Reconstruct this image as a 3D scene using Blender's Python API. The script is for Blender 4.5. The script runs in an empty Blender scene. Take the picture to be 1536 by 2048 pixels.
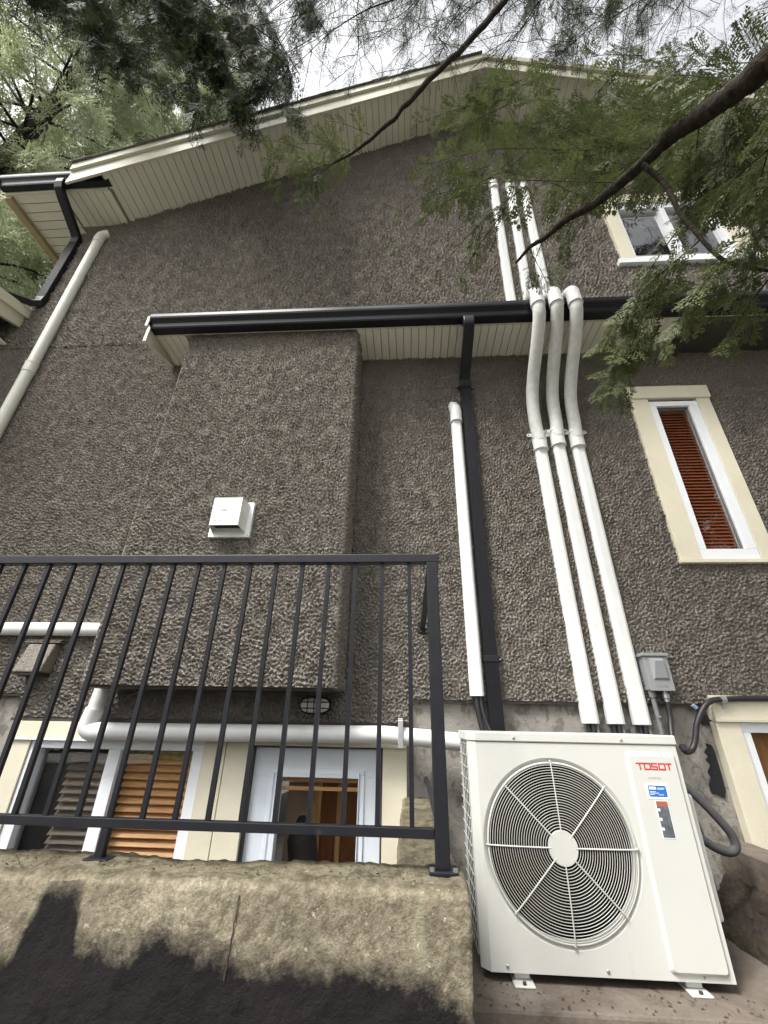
import bpy, bmesh, math, random
import numpy as np
from mathutils import Vector, Matrix, noise
random.seed(7); rng = np.random.default_rng(11)
S = bpy.context.scene; COL = S.collection
R = math.radians

# ------------------------------------------------------------------ camera
# the eye is the world origin; x to the right along the house wall, y towards it, z up
F = 834.9
CR = Vector((0.99832861, 0.05532157, 0.0167184)); CU = Vector((0.009931, -0.44919635, 0.89337787)); CF = Vector((-0.05693291, 0.89171866, 0.44899497))
cam_d = bpy.data.cameras.new('camera'); cam = bpy.data.objects.new('camera', cam_d); COL.objects.link(cam)
cam.matrix_world = Matrix(((CR.x, CU.x, -CF.x, 0), (CR.y, CU.y, -CF.y, 0), (CR.z, CU.z, -CF.z, 0), (0, 0, 0, 1)))
cam_d.sensor_fit = 'HORIZONTAL'; cam_d.sensor_width = 36; cam_d.lens = F / 1536 * 36
cam_d.clip_start = 0.05; cam_d.clip_end = 3000
S.camera = cam
# ------------------------------------------------------------------ light
S.view_settings.view_transform = 'Standard'; S.view_settings.look = 'None'; S.view_settings.gamma = 1
S.view_settings.exposure = 1.38
w = bpy.data.worlds.new('World'); S.world = w; w.use_nodes = True
nt = w.node_tree; nt.nodes.clear()
SUN_EL, SUN_AZ = R(56), R(222)      # azimuth measured clockwise from +y
sky = nt.nodes.new('ShaderNodeTexSky'); sky.sky_type = 'NISHITA'; sky.sun_disc = False
sky.sun_elevation = SUN_EL; sky.sun_rotation = SUN_AZ; sky.dust_density = 4.0; sky.air_density = 1.0
hs = nt.nodes.new('ShaderNodeHueSaturation'); hs.inputs['Saturation'].default_value = 0.12
bg = nt.nodes.new('ShaderNodeBackground'); bg.inputs['Strength'].default_value = 0.15
wo = nt.nodes.new('ShaderNodeOutputWorld')
nt.links.new(sky.outputs[0], hs.inputs['Color']); nt.links.new(hs.outputs[0], bg.inputs[0]); nt.links.new(bg.outputs[0], wo.inputs[0])
sd = bpy.data.lights.new('sun', 'SUN'); sd.energy = 1.8; sd.angle = R(16); sd.color = (1, .97, .92)
sun = bpy.data.objects.new('sun', sd); COL.objects.link(sun)
sdir = Vector((math.sin(SUN_AZ) * math.cos(SUN_EL), math.cos(SUN_AZ) * math.cos(SUN_EL), math.sin(SUN_EL)))
sun.rotation_euler = sdir.to_track_quat('Z', 'Y').to_euler(); sun.location = sdir * 30
S.cycles.max_bounces = 8; S.cycles.transparent_max_bounces = 16

def at(px, py, Y):
    """pixel of the photograph -> world point at distance Y"""
    d = CR * ((px - 768) / F) + CU * ((1024 - py) / F) + CF
    return d * (Y / d.y)

# ------------------------------------------------------------------ materials
def lin(c):
    return tuple(((v / 12.92) if v <= .04045 else ((v + .055) / 1.055) ** 2.4) for v in c)
class NT:
    def __init__(s, name):
        s.m = bpy.data.materials.new(name); s.m.use_nodes = True; s.t = s.m.node_tree
        s.b = s.t.nodes['Principled BSDF']; s.tc = s.t.nodes.new('ShaderNodeTexCoord')
    def n(s, typ, **k):
        x = s.t.nodes.new(typ)
        for a, v in k.items(): setattr(x, a, v)
        return x
    def l(s, a, b): s.t.links.new(a, b)
    def noise(s, scale, detail=3, rough=.55, dist=0., sc=None, out='Fac'):
        x = s.n('ShaderNodeTexNoise'); x.inputs['Scale'].default_value = scale; x.inputs['Detail'].default_value = detail
        x.inputs['Roughness'].default_value = rough; x.inputs['Distortion'].default_value = dist
        if sc:
            m = s.n('ShaderNodeMapping'); m.inputs['Scale'].default_value = sc; s.l(s.tc.outputs['Object'], m.inputs[0]); s.l(m.outputs[0], x.inputs['Vector'])
        else: s.l(s.tc.outputs['Object'], x.inputs['Vector'])
        return x.outputs[out]
    def ramp(s, fac, stops):
        r = s.n('ShaderNodeValToRGB'); s.l(fac, r.inputs[0]); e = r.color_ramp.elements
        while len(e) < len(stops): e.new(.5)
        for i, (p, c) in enumerate(stops):
            e[i].position = p; e[i].color = tuple(c) + (1,) if len(c) == 3 else c
        return r.outputs[0]
    def mix(s, fac, a, b, mode='MIX'):
        x = s.n('ShaderNodeMix', data_type='RGBA', blend_type=mode)
        for i, v in ((0, fac), (6, a), (7, b)):
            if hasattr(v, 'links') or hasattr(v, 'is_linked'): s.l(v, x.inputs[i])
            else: x.inputs[i].default_value = v if i == 0 else (tuple(v) + (1,) if len(v) == 3 else v)
        return x.outputs[2]
    def math(s, op, a, b=0., clamp=False):
        x = s.n('ShaderNodeMath', operation=op, use_clamp=clamp)
        for i, v in ((0, a), (1, b)):
            if hasattr(v, 'is_linked'): s.l(v, x.inputs[i])
            else: x.inputs[i].default_value = v
        return x.outputs[0]
    def bump(s, h, dist, strength=1.):
        b = s.n('ShaderNodeBump'); b.inputs['Distance'].default_value = dist; b.inputs['Strength'].default_value = strength
        s.l(h, b.inputs['Height']); s.l(b.outputs[0], s.b.inputs['Normal']); return b
    def col(s, c):
        if hasattr(c, 'is_linked'): s.l(c, s.b.inputs['Base Color'])
        else: s.b.inputs['Base Color'].default_value = tuple(c) + (1,)
def simple(name, c, rough=.5, metal=0., var=.12, vs=6., bump=0., bs=60., spec=.5, dirt=None):  # plain surface with slight tonal variation
    k = NT(name); k.b.inputs['Roughness'].default_value = rough; k.b.inputs['Metallic'].default_value = metal
    k.b.inputs['Specular IOR Level'].default_value = spec
    a = tuple(v * (1 - var) for v in c); b = tuple(min(1, v * (1 + var)) for v in c)
    o = k.ramp(k.noise(vs, 4, .6), [(.3, a), (.7, b)])
    if dirt:
        o = k.mix(k.ramp(k.noise(dirt[1], 5, .65, .5), [(dirt[2], (0, 0, 0)), (dirt[2] + .18, (1, 1, 1))]), o, dirt[0])
    k.col(o)
    if bump: k.bump(k.noise(bs, 4, .6), bump)
    return k.m
M = {}
def stucco(name, base, sc=1., dist=.012):
    k = NT(name); k.b.inputs['Roughness'].default_value = .95; k.b.inputs['Specular IOR Level'].default_value = .15
    big = k.noise(.9, 4, .6); med = k.noise(7, 3, .6)
    c = k.ramp(big, [(.3, tuple(v * .93 for v in base)), (.7, tuple(v * 1.06 for v in base))])
    g = k.ramp(k.noise(70 * sc, 3, .7), [(.3, (.66, .66, .67)), (.7, (1.32, 1.31, 1.29))])
    st = k.ramp(k.noise(2.2, 5, .65, .2, sc=(1.6, 1, .16)), [(.32, (.91, .90, .89)), (.55, (1, 1, 1)), (.75, (1.05, 1.04, 1.03))])
    c = k.mix(1., c, st, 'MULTIPLY')
    c = k.mix(1., c, g, 'MULTIPLY')
    c = k.mix(1., c, k.ramp(med, [(.3, (.94, .94, .95)), (.7, (1.05, 1.04, 1.02))]), 'MULTIPLY')
    k.col(c)
    h = k.math('ADD', k.noise(55 * sc, 3, .6, .2), k.math('MULTIPLY', k.noise(140 * sc, 2, .6), .5))
    k.bump(h, dist)
    return k.m
M['stucco'] = stucco('stucco_taupe', (.236, .214, .188))
M['white'] = simple('white_pvc', (.70, .70, .68), .42, var=.04, vs=9, dirt=((.52, .51, .46), 4, .60))
M['ivory'] = simple('ivory_plastic', (.70, .70, .62), .4, var=.04, vs=9)
M['hose'] = simple('white_insulation_hose', (.60, .60, .57), .75, var=.1, vs=25, bump=.002, bs=120)
M['black_al'] = simple('black_painted_aluminium', (.008, .008, .011), .42, var=.2, vs=5, spec=.32)
M['rail'] = simple('black_rail_paint', (.009, .0095, .013), .45, var=.25, vs=14, bump=.0006, bs=160, dirt=((.05, .043, .03), 11, .64), spec=.3)
M['cream'] = simple('cream_trim_paint', (.68, .63, .49), .6, var=.05, vs=3, bump=.0015, bs=70, dirt=((.42, .36, .22), 5, .70))
M['cream2'] = simple('cream_fascia_metal', (.60, .58, .46), .5, var=.04, vs=3, dirt=((.36, .34, .24), 4, .68))
M['soffit'] = simple('cream_soffit_vinyl', (.70, .68, .57), .6, var=.07, vs=2)
M['groove'] = simple('soffit_groove', (.26, .24, .18), .8)
M['tanboard'] = simple('tan_wood', (.36, .29, .17), .7, var=.12, vs=5)
M['whiteframe'] = simple('white_window_vinyl', (.80, .82, .84), .35, var=.02, dirt=((.5, .48, .42), 7, .74))
M['door'] = simple('white_door_paint', (.74, .79, .84), .4, var=.03, vs=4, dirt=((.35, .33, .3), 9, .78))
M['dark'] = simple('dark_interior', (.02, .017, .014), .8)
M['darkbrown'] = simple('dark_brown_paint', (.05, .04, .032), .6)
M['screw'] = simple('zinc_screw', (.5, .5, .48), .35, metal=.9)
M['alu'] = simple('galvanised_steel', (.55, .56, .57), .35, metal=.8, var=.1, vs=30)
M['cable'] = simple('black_cable', (.02, .018, .02), .45, var=.2)
M['greytube'] = simple('grey_conduit', (.17, .17, .175), .5, var=.1)
M['dkrubber'] = simple('grey_foam_tube', (.06, .06, .062), .7, var=.15, vs=20)
M['greybox'] = simple('grey_steel_box', (.27, .28, .28), .45, var=.05)
M['acbody'] = simple('ac_ivory_paint', (.55, .55, .51), .42, var=.03, vs=2.5, bump=.0002, bs=400, dirt=((.46, .45, .40), 5, .62))
M['acgrille'] = simple('ac_grille_white', (.56, .56, .52), .38, var=.02)
M['fin'] = simple('green_coil_fin', (.012, .035, .04), .4, metal=.4)
M['acdark'] = simple('ac_inside_dark', (.003, .003, .005), .8, spec=.05)
M['red'] = simple('red_print', (.55, .015, .02), .45, var=.03)
M['print'] = simple('grey_print', (.34, .34, .3), .5)
M['blue'] = simple('blue_sticker', (.02, .14, .45), .4, var=.1, vs=60)
M['stickerw'] = simple('white_sticker', (.85, .86, .88), .4, var=.02)
M['stickerg'] = simple('grey_sticker', (.10, .11, .125), .4, var=.45, vs=45)
M['stickero'] = simple('orange_sticker', (.38, .10, .05), .4, var=.15, vs=60)
M['shingle'] = simple('dark_shingle', (.13, .13, .11), .9, var=.4, vs=20, bump=.01, bs=40)
M['lamp_glass'] = simple('frosted_lamp_glass', (.62, .60, .55), .35, var=.08, vs=30)
M['membrane'] = simple('black_membrane', (.01, .01, .014), .5)
M['bark'] = simple('cedar_bark', (.026, .021, .016), .95, var=.5, vs=34, bump=.010, bs=70, spec=.1, dirt=((.075, .08, .05), 15, .60))
# concrete of the stairwell parapet, with its black grime
def concrete_parapet():
    k = NT('weathered_concrete'); k.b.inputs['Roughness'].default_value = .93; k.b.inputs['Specular IOR Level'].default_value = .25
    c = k.ramp(k.noise(3.2, 6, .65), [(.28, (.14, .122, .088)), (.5, (.215, .19, .14)), (.72, (.31, .28, .215))])
    c = k.mix(1., c, k.ramp(k.noise(48, 5, .78), [(.32, (.50, .48, .45)), (.66, (1.4, 1.38, 1.33))]), 'MULTIPLY')
    pale = k.ramp(k.noise(5, 3, .5, 0, sc=(1.5, 1, .22)), [(.60, (0, 0, 0)), (.68, (1, 1, 1))])
    c = k.mix(k.math('MULTIPLY', pale, .45), c, (.30, .29, .20))
    sp = k.ramp(k.noise(38, 3, .6), [(.66, (0, 0, 0)), (.67, (1, 1, 1))]); c = k.mix(k.math('MULTIPLY', sp, .6), c, (.50, .46, .36))
    geo = k.n('ShaderNodeNewGeometry'); sepn = k.n('ShaderNodeSeparateXYZ'); k.l(geo.outputs['Normal'], sepn.inputs[0])
    up = k.math('MULTIPLY', k.math('SUBTRACT', sepn.outputs[2], .55), 2.5, True)
    moss = k.ramp(k.noise(16, 6, .75, .1), [(.46, (.0, 0, 0)), (.60, (1, 1, 1))])
    c = k.mix(k.math('MULTIPLY', up, k.math('ADD', k.math('MULTIPLY', moss, .55), .38)), c, (.058, .050, .028))
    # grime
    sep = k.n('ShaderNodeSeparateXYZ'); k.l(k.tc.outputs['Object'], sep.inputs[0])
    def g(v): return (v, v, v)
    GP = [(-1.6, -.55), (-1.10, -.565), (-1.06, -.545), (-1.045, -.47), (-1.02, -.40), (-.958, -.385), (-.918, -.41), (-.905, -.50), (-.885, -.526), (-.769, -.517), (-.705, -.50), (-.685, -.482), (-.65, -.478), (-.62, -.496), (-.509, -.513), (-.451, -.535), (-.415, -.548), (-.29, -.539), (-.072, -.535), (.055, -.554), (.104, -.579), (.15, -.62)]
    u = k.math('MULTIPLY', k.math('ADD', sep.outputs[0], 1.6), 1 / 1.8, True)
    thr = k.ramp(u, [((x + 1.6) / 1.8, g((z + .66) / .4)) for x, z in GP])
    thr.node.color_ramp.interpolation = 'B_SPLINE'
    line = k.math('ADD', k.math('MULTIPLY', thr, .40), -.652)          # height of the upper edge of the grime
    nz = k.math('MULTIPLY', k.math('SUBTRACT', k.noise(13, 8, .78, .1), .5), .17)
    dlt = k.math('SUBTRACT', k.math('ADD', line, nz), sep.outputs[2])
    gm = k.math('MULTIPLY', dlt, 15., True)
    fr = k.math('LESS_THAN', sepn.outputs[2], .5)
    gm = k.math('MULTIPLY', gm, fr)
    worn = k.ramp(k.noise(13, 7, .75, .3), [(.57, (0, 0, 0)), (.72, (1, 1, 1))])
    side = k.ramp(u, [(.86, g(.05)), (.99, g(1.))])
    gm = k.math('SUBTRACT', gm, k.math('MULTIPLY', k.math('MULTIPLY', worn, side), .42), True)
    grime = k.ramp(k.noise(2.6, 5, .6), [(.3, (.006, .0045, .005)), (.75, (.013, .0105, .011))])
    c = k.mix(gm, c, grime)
    k.col(c)
    h = k.noise(120, 4, .7)
    k.bump(h, .006, .9)
    return k.m
M['parapet'] = concrete_parapet()
def concrete_wall():
    k = NT('old_foundation_concrete'); k.b.inputs['Roughness'].default_value = .9; k.b.inputs['Specular IOR Level'].default_value = .25
    c = k.ramp(k.noise(3.5, 5, .6, .4), [(.3, (.20, .185, .165)), (.7, (.34, .32, .29))])
    bl = k.ramp(k.noise(17, 5, .62, .3, sc=(1, 1, .75)), [(.50, (0, 0, 0)), (.60, (1, 1, 1))])
    c = k.mix(k.math('MULTIPLY', bl, .62), c, (.10, .085, .065))
    c = k.mix(k.ramp(k.noise(40, 4, .6), [(.68, (0, 0, 0)), (.73, (.8, .8, .8))]), c, (.05, .04, .03))
    k.col(c); k.bump(k.noise(35, 5, .65), .006); return k.m
M['foundation'] = concrete_wall()
def pad_mat():
    k = NT('damp_pad_concrete'); k.b.inputs['Roughness'].default_value = .8
    c = k.ramp(k.noise(4, 6, .65, .5), [(.3, (.085, .065, .05)), (.55, (.15, .125, .10)), (.75, (.21, .18, .15))])
    c = k.mix(k.ramp(k.noise(15, 4, .6, .6), [(.62, (0, 0, 0)), (.7, (.8, .8, .8))]), c, (.05, .035, .028))
    k.col(c); k.bump(k.noise(30, 5, .65), .006); return k.m
M['pad'] = pad_mat()
def soil_mat():
    k = NT('soil_and_moss'); k.b.inputs['Roughness'].default_value = .95
    c = k.ramp(k.noise(6, 6, .7, .4), [(.3, (.025, .017, .012)), (.5, (.06, .042, .032)), (.75, (.115, .085, .068))])
    c = k.mix(k.ramp(k.noise(3, 5, .65), [(.5, (0, 0, 0)), (.62, (.85, .85, .85))]), c, (.05, .055, .02))
    k.col(c); k.bump(k.noise(38, 7, .78), .03); return k.m
M['soil'] = soil_mat()
def wood_mat(name, a, b, sc=(1.5, 1, 18)):
    k = NT(name); k.b.inputs['Roughness'].default_value = .45
    k.col(k.ramp(k.noise(4, 5, .6, .6, sc=sc), [(.3, a), (.7, b)])); return k.m
M['blind_o'] = wood_mat('orange_wood_blind', (.52, .25, .10), (.74, .42, .19))
M['blind_r'] = wood_mat('red_wood_blind', (.20, .045, .016), (.30, .075, .03))
M['blind_d'] = wood_mat('brown_wood_blind', (.36, .26, .20), (.50, .37, .28))
M['panelwood'] = wood_mat('brown_wood_panel', (.26, .10, .035), (.46, .20, .07), (6, 1, 1))
M['panellight'] = wood_mat('light_wood_post', (.50, .26, .09), (.66, .38, .16), (6, 1, 1))
M['plaster'] = simple('pink_plaster', (.42, .29, .20), .8)
M['cloth'] = simple('dark_cloth', (.03, .022, .02), .9)
def glass_mat():
    k = NT('window_glass'); t = k.t; t.nodes.remove(k.b)
    tr = k.n('ShaderNodeBsdfTransparent'); tr.inputs[0].default_value = (.93, .95, .94, 1)
    gl = k.n('ShaderNodeBsdfGlossy'); gl.inputs['Roughness'].default_value = .015
    fr = k.n('ShaderNodeLayerWeight'); fr.inputs[0].default_value = .5
    b = k.n('ShaderNodeBump'); b.inputs['Distance'].default_value = .002; k.l(k.noise(3, 2, .5), b.inputs['Height']); k.l(b.outputs[0], gl.inputs['Normal'])
    mx = k.n('ShaderNodeMixShader'); k.l(k.math('ADD', k.math('MULTIPLY', k.math('POWER', fr.outputs[1], 4.), .9), .115), mx.inputs[0]); k.l(tr.outputs[0], mx.inputs[1]); k.l(gl.outputs[0], mx.inputs[2])
    k.l(mx.outputs[0], t.nodes['Material Output'].inputs[0]); return k.m
M['glass'] = glass_mat()
def screen_mat():
    k = NT('fly_screen_mesh'); t = k.t; k.col((.03, .028, .028)); tr = k.n('ShaderNodeBsdfTransparent'); mx = k.n('ShaderNodeMixShader'); mx.inputs[0].default_value = .30
    k.l(tr.outputs[0], mx.inputs[1]); k.l(k.b.outputs[0], mx.inputs[2]); k.l(mx.outputs[0], t.nodes['Material Output'].inputs[0]); return k.m
M['mesh'] = screen_mat()
def leaf_mat(name, a, b, trans=.28, ns=1.7):
    k = NT(name); t = k.t; t.nodes.remove(k.b)
    c = k.ramp(k.noise(ns, 3, .7), [(.3, a), (.7, b)])
    c = k.mix(1., c, k.ramp(k.noise(24, 2, .6), [(.3, (.75, .75, .8)), (.7, (1.25, 1.25, 1.1))]), 'MULTIPLY')
    d = k.n('ShaderNodeBsdfPrincipled'); d.inputs['Roughness'].default_value = .55; d.inputs['Specular IOR Level'].default_value = .22; k.l(c, d.inputs['Base Color'])
    tl = k.n('ShaderNodeBsdfTranslucent'); k.l(c, tl.inputs[0]); mx = k.n('ShaderNodeMixShader'); mx.inputs[0].default_value = trans
    k.l(d.outputs[0], mx.inputs[1]); k.l(tl.outputs[0], mx.inputs[2]); k.l(mx.outputs[0], t.nodes['Material Output'].inputs[0]); return k.m
M['leaf'] = leaf_mat('cedar_leaf', (.038, .052, .020), (.135, .155, .062))
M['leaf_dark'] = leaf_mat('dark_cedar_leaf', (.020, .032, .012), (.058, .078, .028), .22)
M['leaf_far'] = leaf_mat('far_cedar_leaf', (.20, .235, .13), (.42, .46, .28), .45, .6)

# ------------------------------------------------------------------ mesh builder
class MB:
    def __init__(s): s.v = []; s.f = []; s.sm = []
    def add(s, vs, fs, smooth=False):
        o = len(s.v); s.v += [tuple(p) for p in vs]
        for f in fs: s.f.append(tuple(i + o for i in f)); s.sm.append(smooth)
        return s
    def hexa(s, p):   # 8 points: bottom 4 (ccw from above), top 4
        return s.add(p, [(3, 2, 1, 0), (4, 5, 6, 7), (0, 1, 5, 4), (1, 2, 6, 5), (2, 3, 7, 6), (3, 0, 4, 7)])
    def box(s, x0, x1, y0, y1, z0, z1):
        return s.hexa([(x0, y0, z0), (x1, y0, z0), (x1, y1, z0), (x0, y1, z0), (x0, y0, z1), (x1, y0, z1), (x1, y1, z1), (x0, y1, z1)])
    def frame(s, x0, x1, z0, z1, X0, X1, Z0, Z1, y0, y1):  # rectangular ring: outer, inner
        s.box(x0, x1, y0, y1, Z1, z1); s.box(x0, x1, y0, y1, z0, Z0); s.box(x0, X0, y0, y1, Z0, Z1); s.box(X1, x1, y0, y1, Z0, Z1); return s
    def tube(s, pts, r, n=12, cap=True, prof=None, smooth=True, up=None):
        pts = [Vector(p) for p in pts]; rr = r if isinstance(r, (list, tuple)) else [r] * len(pts)
        ref = Vector(up) if up else Vector((0.3, 1, 0.2)).normalized(); rings = []; u = None
        for i, p in enumerate(pts):
            t = (pts[min(i + 1, len(pts) - 1)] - pts[max(i - 1, 0)]).normalized()
            if u is None or up:
                u = (ref - t * ref.dot(t))
                if u.length < .05: u = Vector((1, 0, 0)) - t * t.x
            else: u = u - t * u.dot(t)
            u.normalize(); v = t.cross(u)
            ring = []
            if prof:
                for a, b in prof: ring.append(p + v * a * (rr[i]) + u * b * (rr[i]))
            else:
                for k in range(n):
                    a = 2 * math.pi * k / n; ring.append(p + u * math.cos(a) * rr[i] + v * math.sin(a) * rr[i])
            rings.append(ring)
        m = len(rings[0]); vs = [q for g in rings for q in g]; fs = []
        for i in range(len(rings) - 1):
            for k in range(m): fs.append((i * m + k, i * m + (k + 1) % m, (i + 1) * m + (k + 1) % m, (i + 1) * m + k))
        s.add(vs, fs, smooth)
        if cap: s.add(rings[0], [tuple(range(m))[::-1]]); s.add(rings[-1], [tuple(range(m))])
        return s
    def prism_y(s, poly, y0, y1):   # poly in xz (ccw seen from -y)
        n = len(poly); vs = [(x, y0, z) for x, z in poly] + [(x, y1, z) for x, z in poly]
        return s.add(vs, [tuple(range(n)), tuple(range(2 * n - 1, n - 1, -1))] + [(i, n + i, n + (i + 1) % n, (i + 1) % n) for i in range(n)])
    def prism_x(s, poly, x0, x1):   # poly in yz
        n = len(poly); vs = [(x0, y, z) for y, z in poly] + [(x1, y, z) for y, z in poly]
        return s.add(vs, [tuple(range(n)), tuple(range(2 * n - 1, n - 1, -1))] + [(i, n + i, n + (i + 1) % n, (i + 1) % n) for i in range(n)])
    def disc_y(s, cx, cz, y0, y1, r, n=24, smooth=False):
        return s.tube([(cx, y0, cz), (cx, y1, cz)], r, n, True, smooth=smooth)
    def build(s, name, mat, parent=None, bevel=0, seg=2, fix=True):
        me = bpy.data.meshes.new(name); me.from_pydata(s.v, [], s.f); me.polygons.foreach_set('use_smooth', s.sm)
        if fix:
            bm = bmesh.new(); bm.from_mesh(me); bmesh.ops.recalc_face_normals(bm, faces=bm.faces); bm.to_mesh(me); bm.free()
        me.materials.append(mat); o = bpy.data.objects.new(name, me); COL.objects.link(o)
        if parent: o.parent = parent; o.matrix_parent_inverse = parent.matrix_world.inverted() if parent.type != 'EMPTY' else inv(parent)
        if bevel:
            b = o.modifiers.new('bevel', 'BEVEL'); b.width = bevel; b.segments = seg; b.limit_method = 'ANGLE'; b.harden_normals = False
        return o
def inv(p):
    m = Matrix.Translation(p.location)
    return m.inverted()
def thing(name, label, cat, loc=(0, 0, 0), group=None):
    o = bpy.data.objects.new(name, None); COL.objects.link(o); o.location = loc; o.empty_display_size = .1
    o['label'] = label; o['category'] = cat
    if group: o['group'] = group
    return o
def tag(o, label, cat, group=None):
    o['label'] = label; o['category'] = cat
    if group: o['group'] = group
    return o
def struct(o): o['kind'] = 'structure'; return o
def cr(pts, n=8):
    """catmull-rom"""
    P = [Vector(p) for p in pts]; P = [P[0] * 2 - P[1]] + P + [P[-1] * 2 - P[-2]]; out = []
    for i in range(1, len(P) - 2):
        for k in range(n):
            t = k / n; a, b, c, d = P[i - 1:i + 3]
            out.append(.5 * ((2 * b) + (c - a) * t + (2 * a - 5 * b + 4 * c - d) * t * t + (3 * b - a - 3 * c + d) * t ** 3))
    out.append(P[-2]); return out
def text_obj(txt, size, loc, mat, parent, name, thick=.0004):
    cu = bpy.data.curves.new(name, 'FONT'); cu.body = txt; cu.size = size; cu.extrude = thick; cu.align_x = 'CENTER'
    o = bpy.data.objects.new('tmp_' + name, cu); COL.objects.link(o)
    me = bpy.data.meshes.new_from_object(o.evaluated_get(bpy.context.evaluated_depsgraph_get())); bpy.data.objects.remove(o)
    me.transform(Matrix.Translation(loc) @ Matrix.Rotation(R(90), 4, 'X')); me.materials.clear(); me.materials.append(mat)
    r = bpy.data.objects.new(name, me); COL.objects.link(r); r.parent = parent
    r.matrix_parent_inverse = inv(parent) if parent.type == 'EMPTY' else Matrix()
    return r

# ------------------------------------------------------------------ ground
GZ = -1.55
gb = MB()
g0 = [-600, -60, -12, -5, -3, 3, 6, 12, 60, 600]
gv = []; gf = []
XS = [-900, -100, -20, -8, -3, .16, 1.6, 3, 8, 20, 100, 900]; YS = [-900, -100, -20, -5, 0, 1.3, 12, 100, 900]
for y in YS:
    for x in XS: gv.append((x, y, GZ))
for j in range(len(YS) - 1):
    for i in range(len(XS) - 1):
        if j == 5 and XS[i] < .16 and XS[i] >= -3: continue        # the stairwell is a pit
        a = j * len(XS) + i; gf.append((a, a + 1, a + 1 + len(XS), a + len(XS)))
gb.add(gv, gf); struct(gb.build('ground', simple('grey_gravel', (.17, .165, .14), .95, var=.3, vs=8, bump=.01, bs=60), fix=False))
struct(MB().box(-3.0, .14, 1.6, 12, -2.45, -2.35).build('stairwell_floor', M['pad']))

def rough_bar(name, prof, a0, a1, step, axis, mat, parent, amp=.006, sc=14., sm=True, fine=0.):
    """prof: list of (p,z); extruded along axis with uneven surface"""
    dens = []
    for i in range(len(prof) - 1):
        p, q = Vector(prof[i]), Vector(prof[i + 1]); n = max(1, int((q - p).length / step))
        for k in range(n): dens.append(p + (q - p) * k / n)
    dens.append(Vector(prof[-1])); m = len(dens); N = int((a1 - a0) / step) + 1
    vs = []; fs = []
    for i in range(N + 1):
        a = a0 + (a1 - a0) * i / N
        for p, z in dens:
            v = Vector((a, p, z)) if axis == 'x' else Vector((p, a, z))
            d = noise.noise_vector(v * sc) * amp + noise.noise_vector(v * sc * .25) * amp * 1.8 + noise.noise_vector(v * sc * 4.3) * fine
            vs.append(v + d)
    for i in range(N):
        for k in range(m - 1): fs.append((i * m + k, i * m + k + 1, (i + 1) * m + k + 1, (i + 1) * m + k))
    fs.append(tuple(range(m))); fs.append(tuple(N * m + k for k in range(m))[::-1])
    mb = MB(); mb.v = vs; mb.f = fs; mb.sm = [sm] * (len(fs) - 2) + [False] * 2
    return mb.build(name, mat, parent)
PZ = -.400
par = thing('parapet_wall', 'mossy concrete parapet wall with black grime along its face, under the black railing', 'wall', (-1, 1.57, -1.6))
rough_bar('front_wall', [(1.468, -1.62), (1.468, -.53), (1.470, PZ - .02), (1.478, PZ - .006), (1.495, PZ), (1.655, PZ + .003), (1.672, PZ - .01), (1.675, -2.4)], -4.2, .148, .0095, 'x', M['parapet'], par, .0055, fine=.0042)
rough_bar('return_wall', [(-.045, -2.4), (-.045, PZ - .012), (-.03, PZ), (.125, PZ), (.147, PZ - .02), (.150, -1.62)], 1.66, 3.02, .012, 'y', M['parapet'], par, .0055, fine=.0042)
# vertical crack lines of the formwork in the parapet face
ck = MB(); pts = []
for i in range(22):
    z = PZ - .03 - i * .008; pts.append((-.47 + .004 * noise.noise(Vector((i * .6, 3, 1))) - i * .0005, 1.466, z))
ck.tube(pts, .0015, 5); ck.build('crack', M['darkbrown'], par)
# pad, curb
pad = MB(); pad.box(.152, 1.66, 2.13, 3.02, -1.6, -.90); struct(pad.build('ac_pad', M['pad'], bevel=.012))
rough_bar('lower_step', [(1.0, -1.6), (1.0, -.965), (1.02, -.955), (2.15, -.955)], .16, 3.0, .04, 'x', M['pad'], None, .003)
struct(bpy.data.objects['lower_step'])
db = MB()
for i in range(170):
    x = random.uniform(.18, 1.62); y = random.uniform(2.14, 2.30) if random.random() < .6 else random.uniform(1.2, 2.12); z = -.898 if y > 2.135 else -.951
    a = random.uniform(0, 6.3); l = random.uniform(.006, .022); wd = random.uniform(.0012, .005); c_, s_ = math.cos(a), math.sin(a)
    db.add([(x, y, z), (x + c_ * l * .5 - s_ * wd, y + s_ * l * .5 + c_ * wd, z + .003), (x + c_ * l, y + s_ * l, z + .001), (x + c_ * l * .5 + s_ * wd, y + s_ * l * .5 - c_ * wd, z + .002)], [(0, 1, 2, 3)])
for i in range(120):
    x = random.uniform(-2.6, .12); y = random.uniform(1.50, 1.60); a = random.uniform(0, 6.3); l = random.uniform(.005, .02); wd = random.uniform(.001, .004); c_, s_ = math.cos(a), math.sin(a); z = PZ + .006
    db.add([(x, y, z - .004), (x + c_ * l * .5 - s_ * wd, y + s_ * l * .5 + c_ * wd, z + .003), (x + c_ * l, y + s_ * l, z), (x + c_ * l * .5 + s_ * wd, y + s_ * l * .5 - c_ * wd, z)], [(0, 1, 2, 3)])
do = db.build('fallen_needles', simple('dry_needles', (.07, .045, .022), .9, var=.5, vs=40), fix=False); do['kind'] = 'stuff'; do['label'] = 'dry needles and leaf bits scattered on the pad and parapet'; do['category'] = 'litter'
curb = thing('curb_wall', 'low brown mossy curb wall beside the window well', 'wall', (1.72, 2.5, -1.5))
rough_bar('curb_top', [(1.70, -1.55), (1.70, -.572), (1.705, -.567), (1.86, -.565), (1.865, -1.5)], .7, 3.0, .015, 'y', M['pad'], curb, .0022, 22., sm=False)
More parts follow.
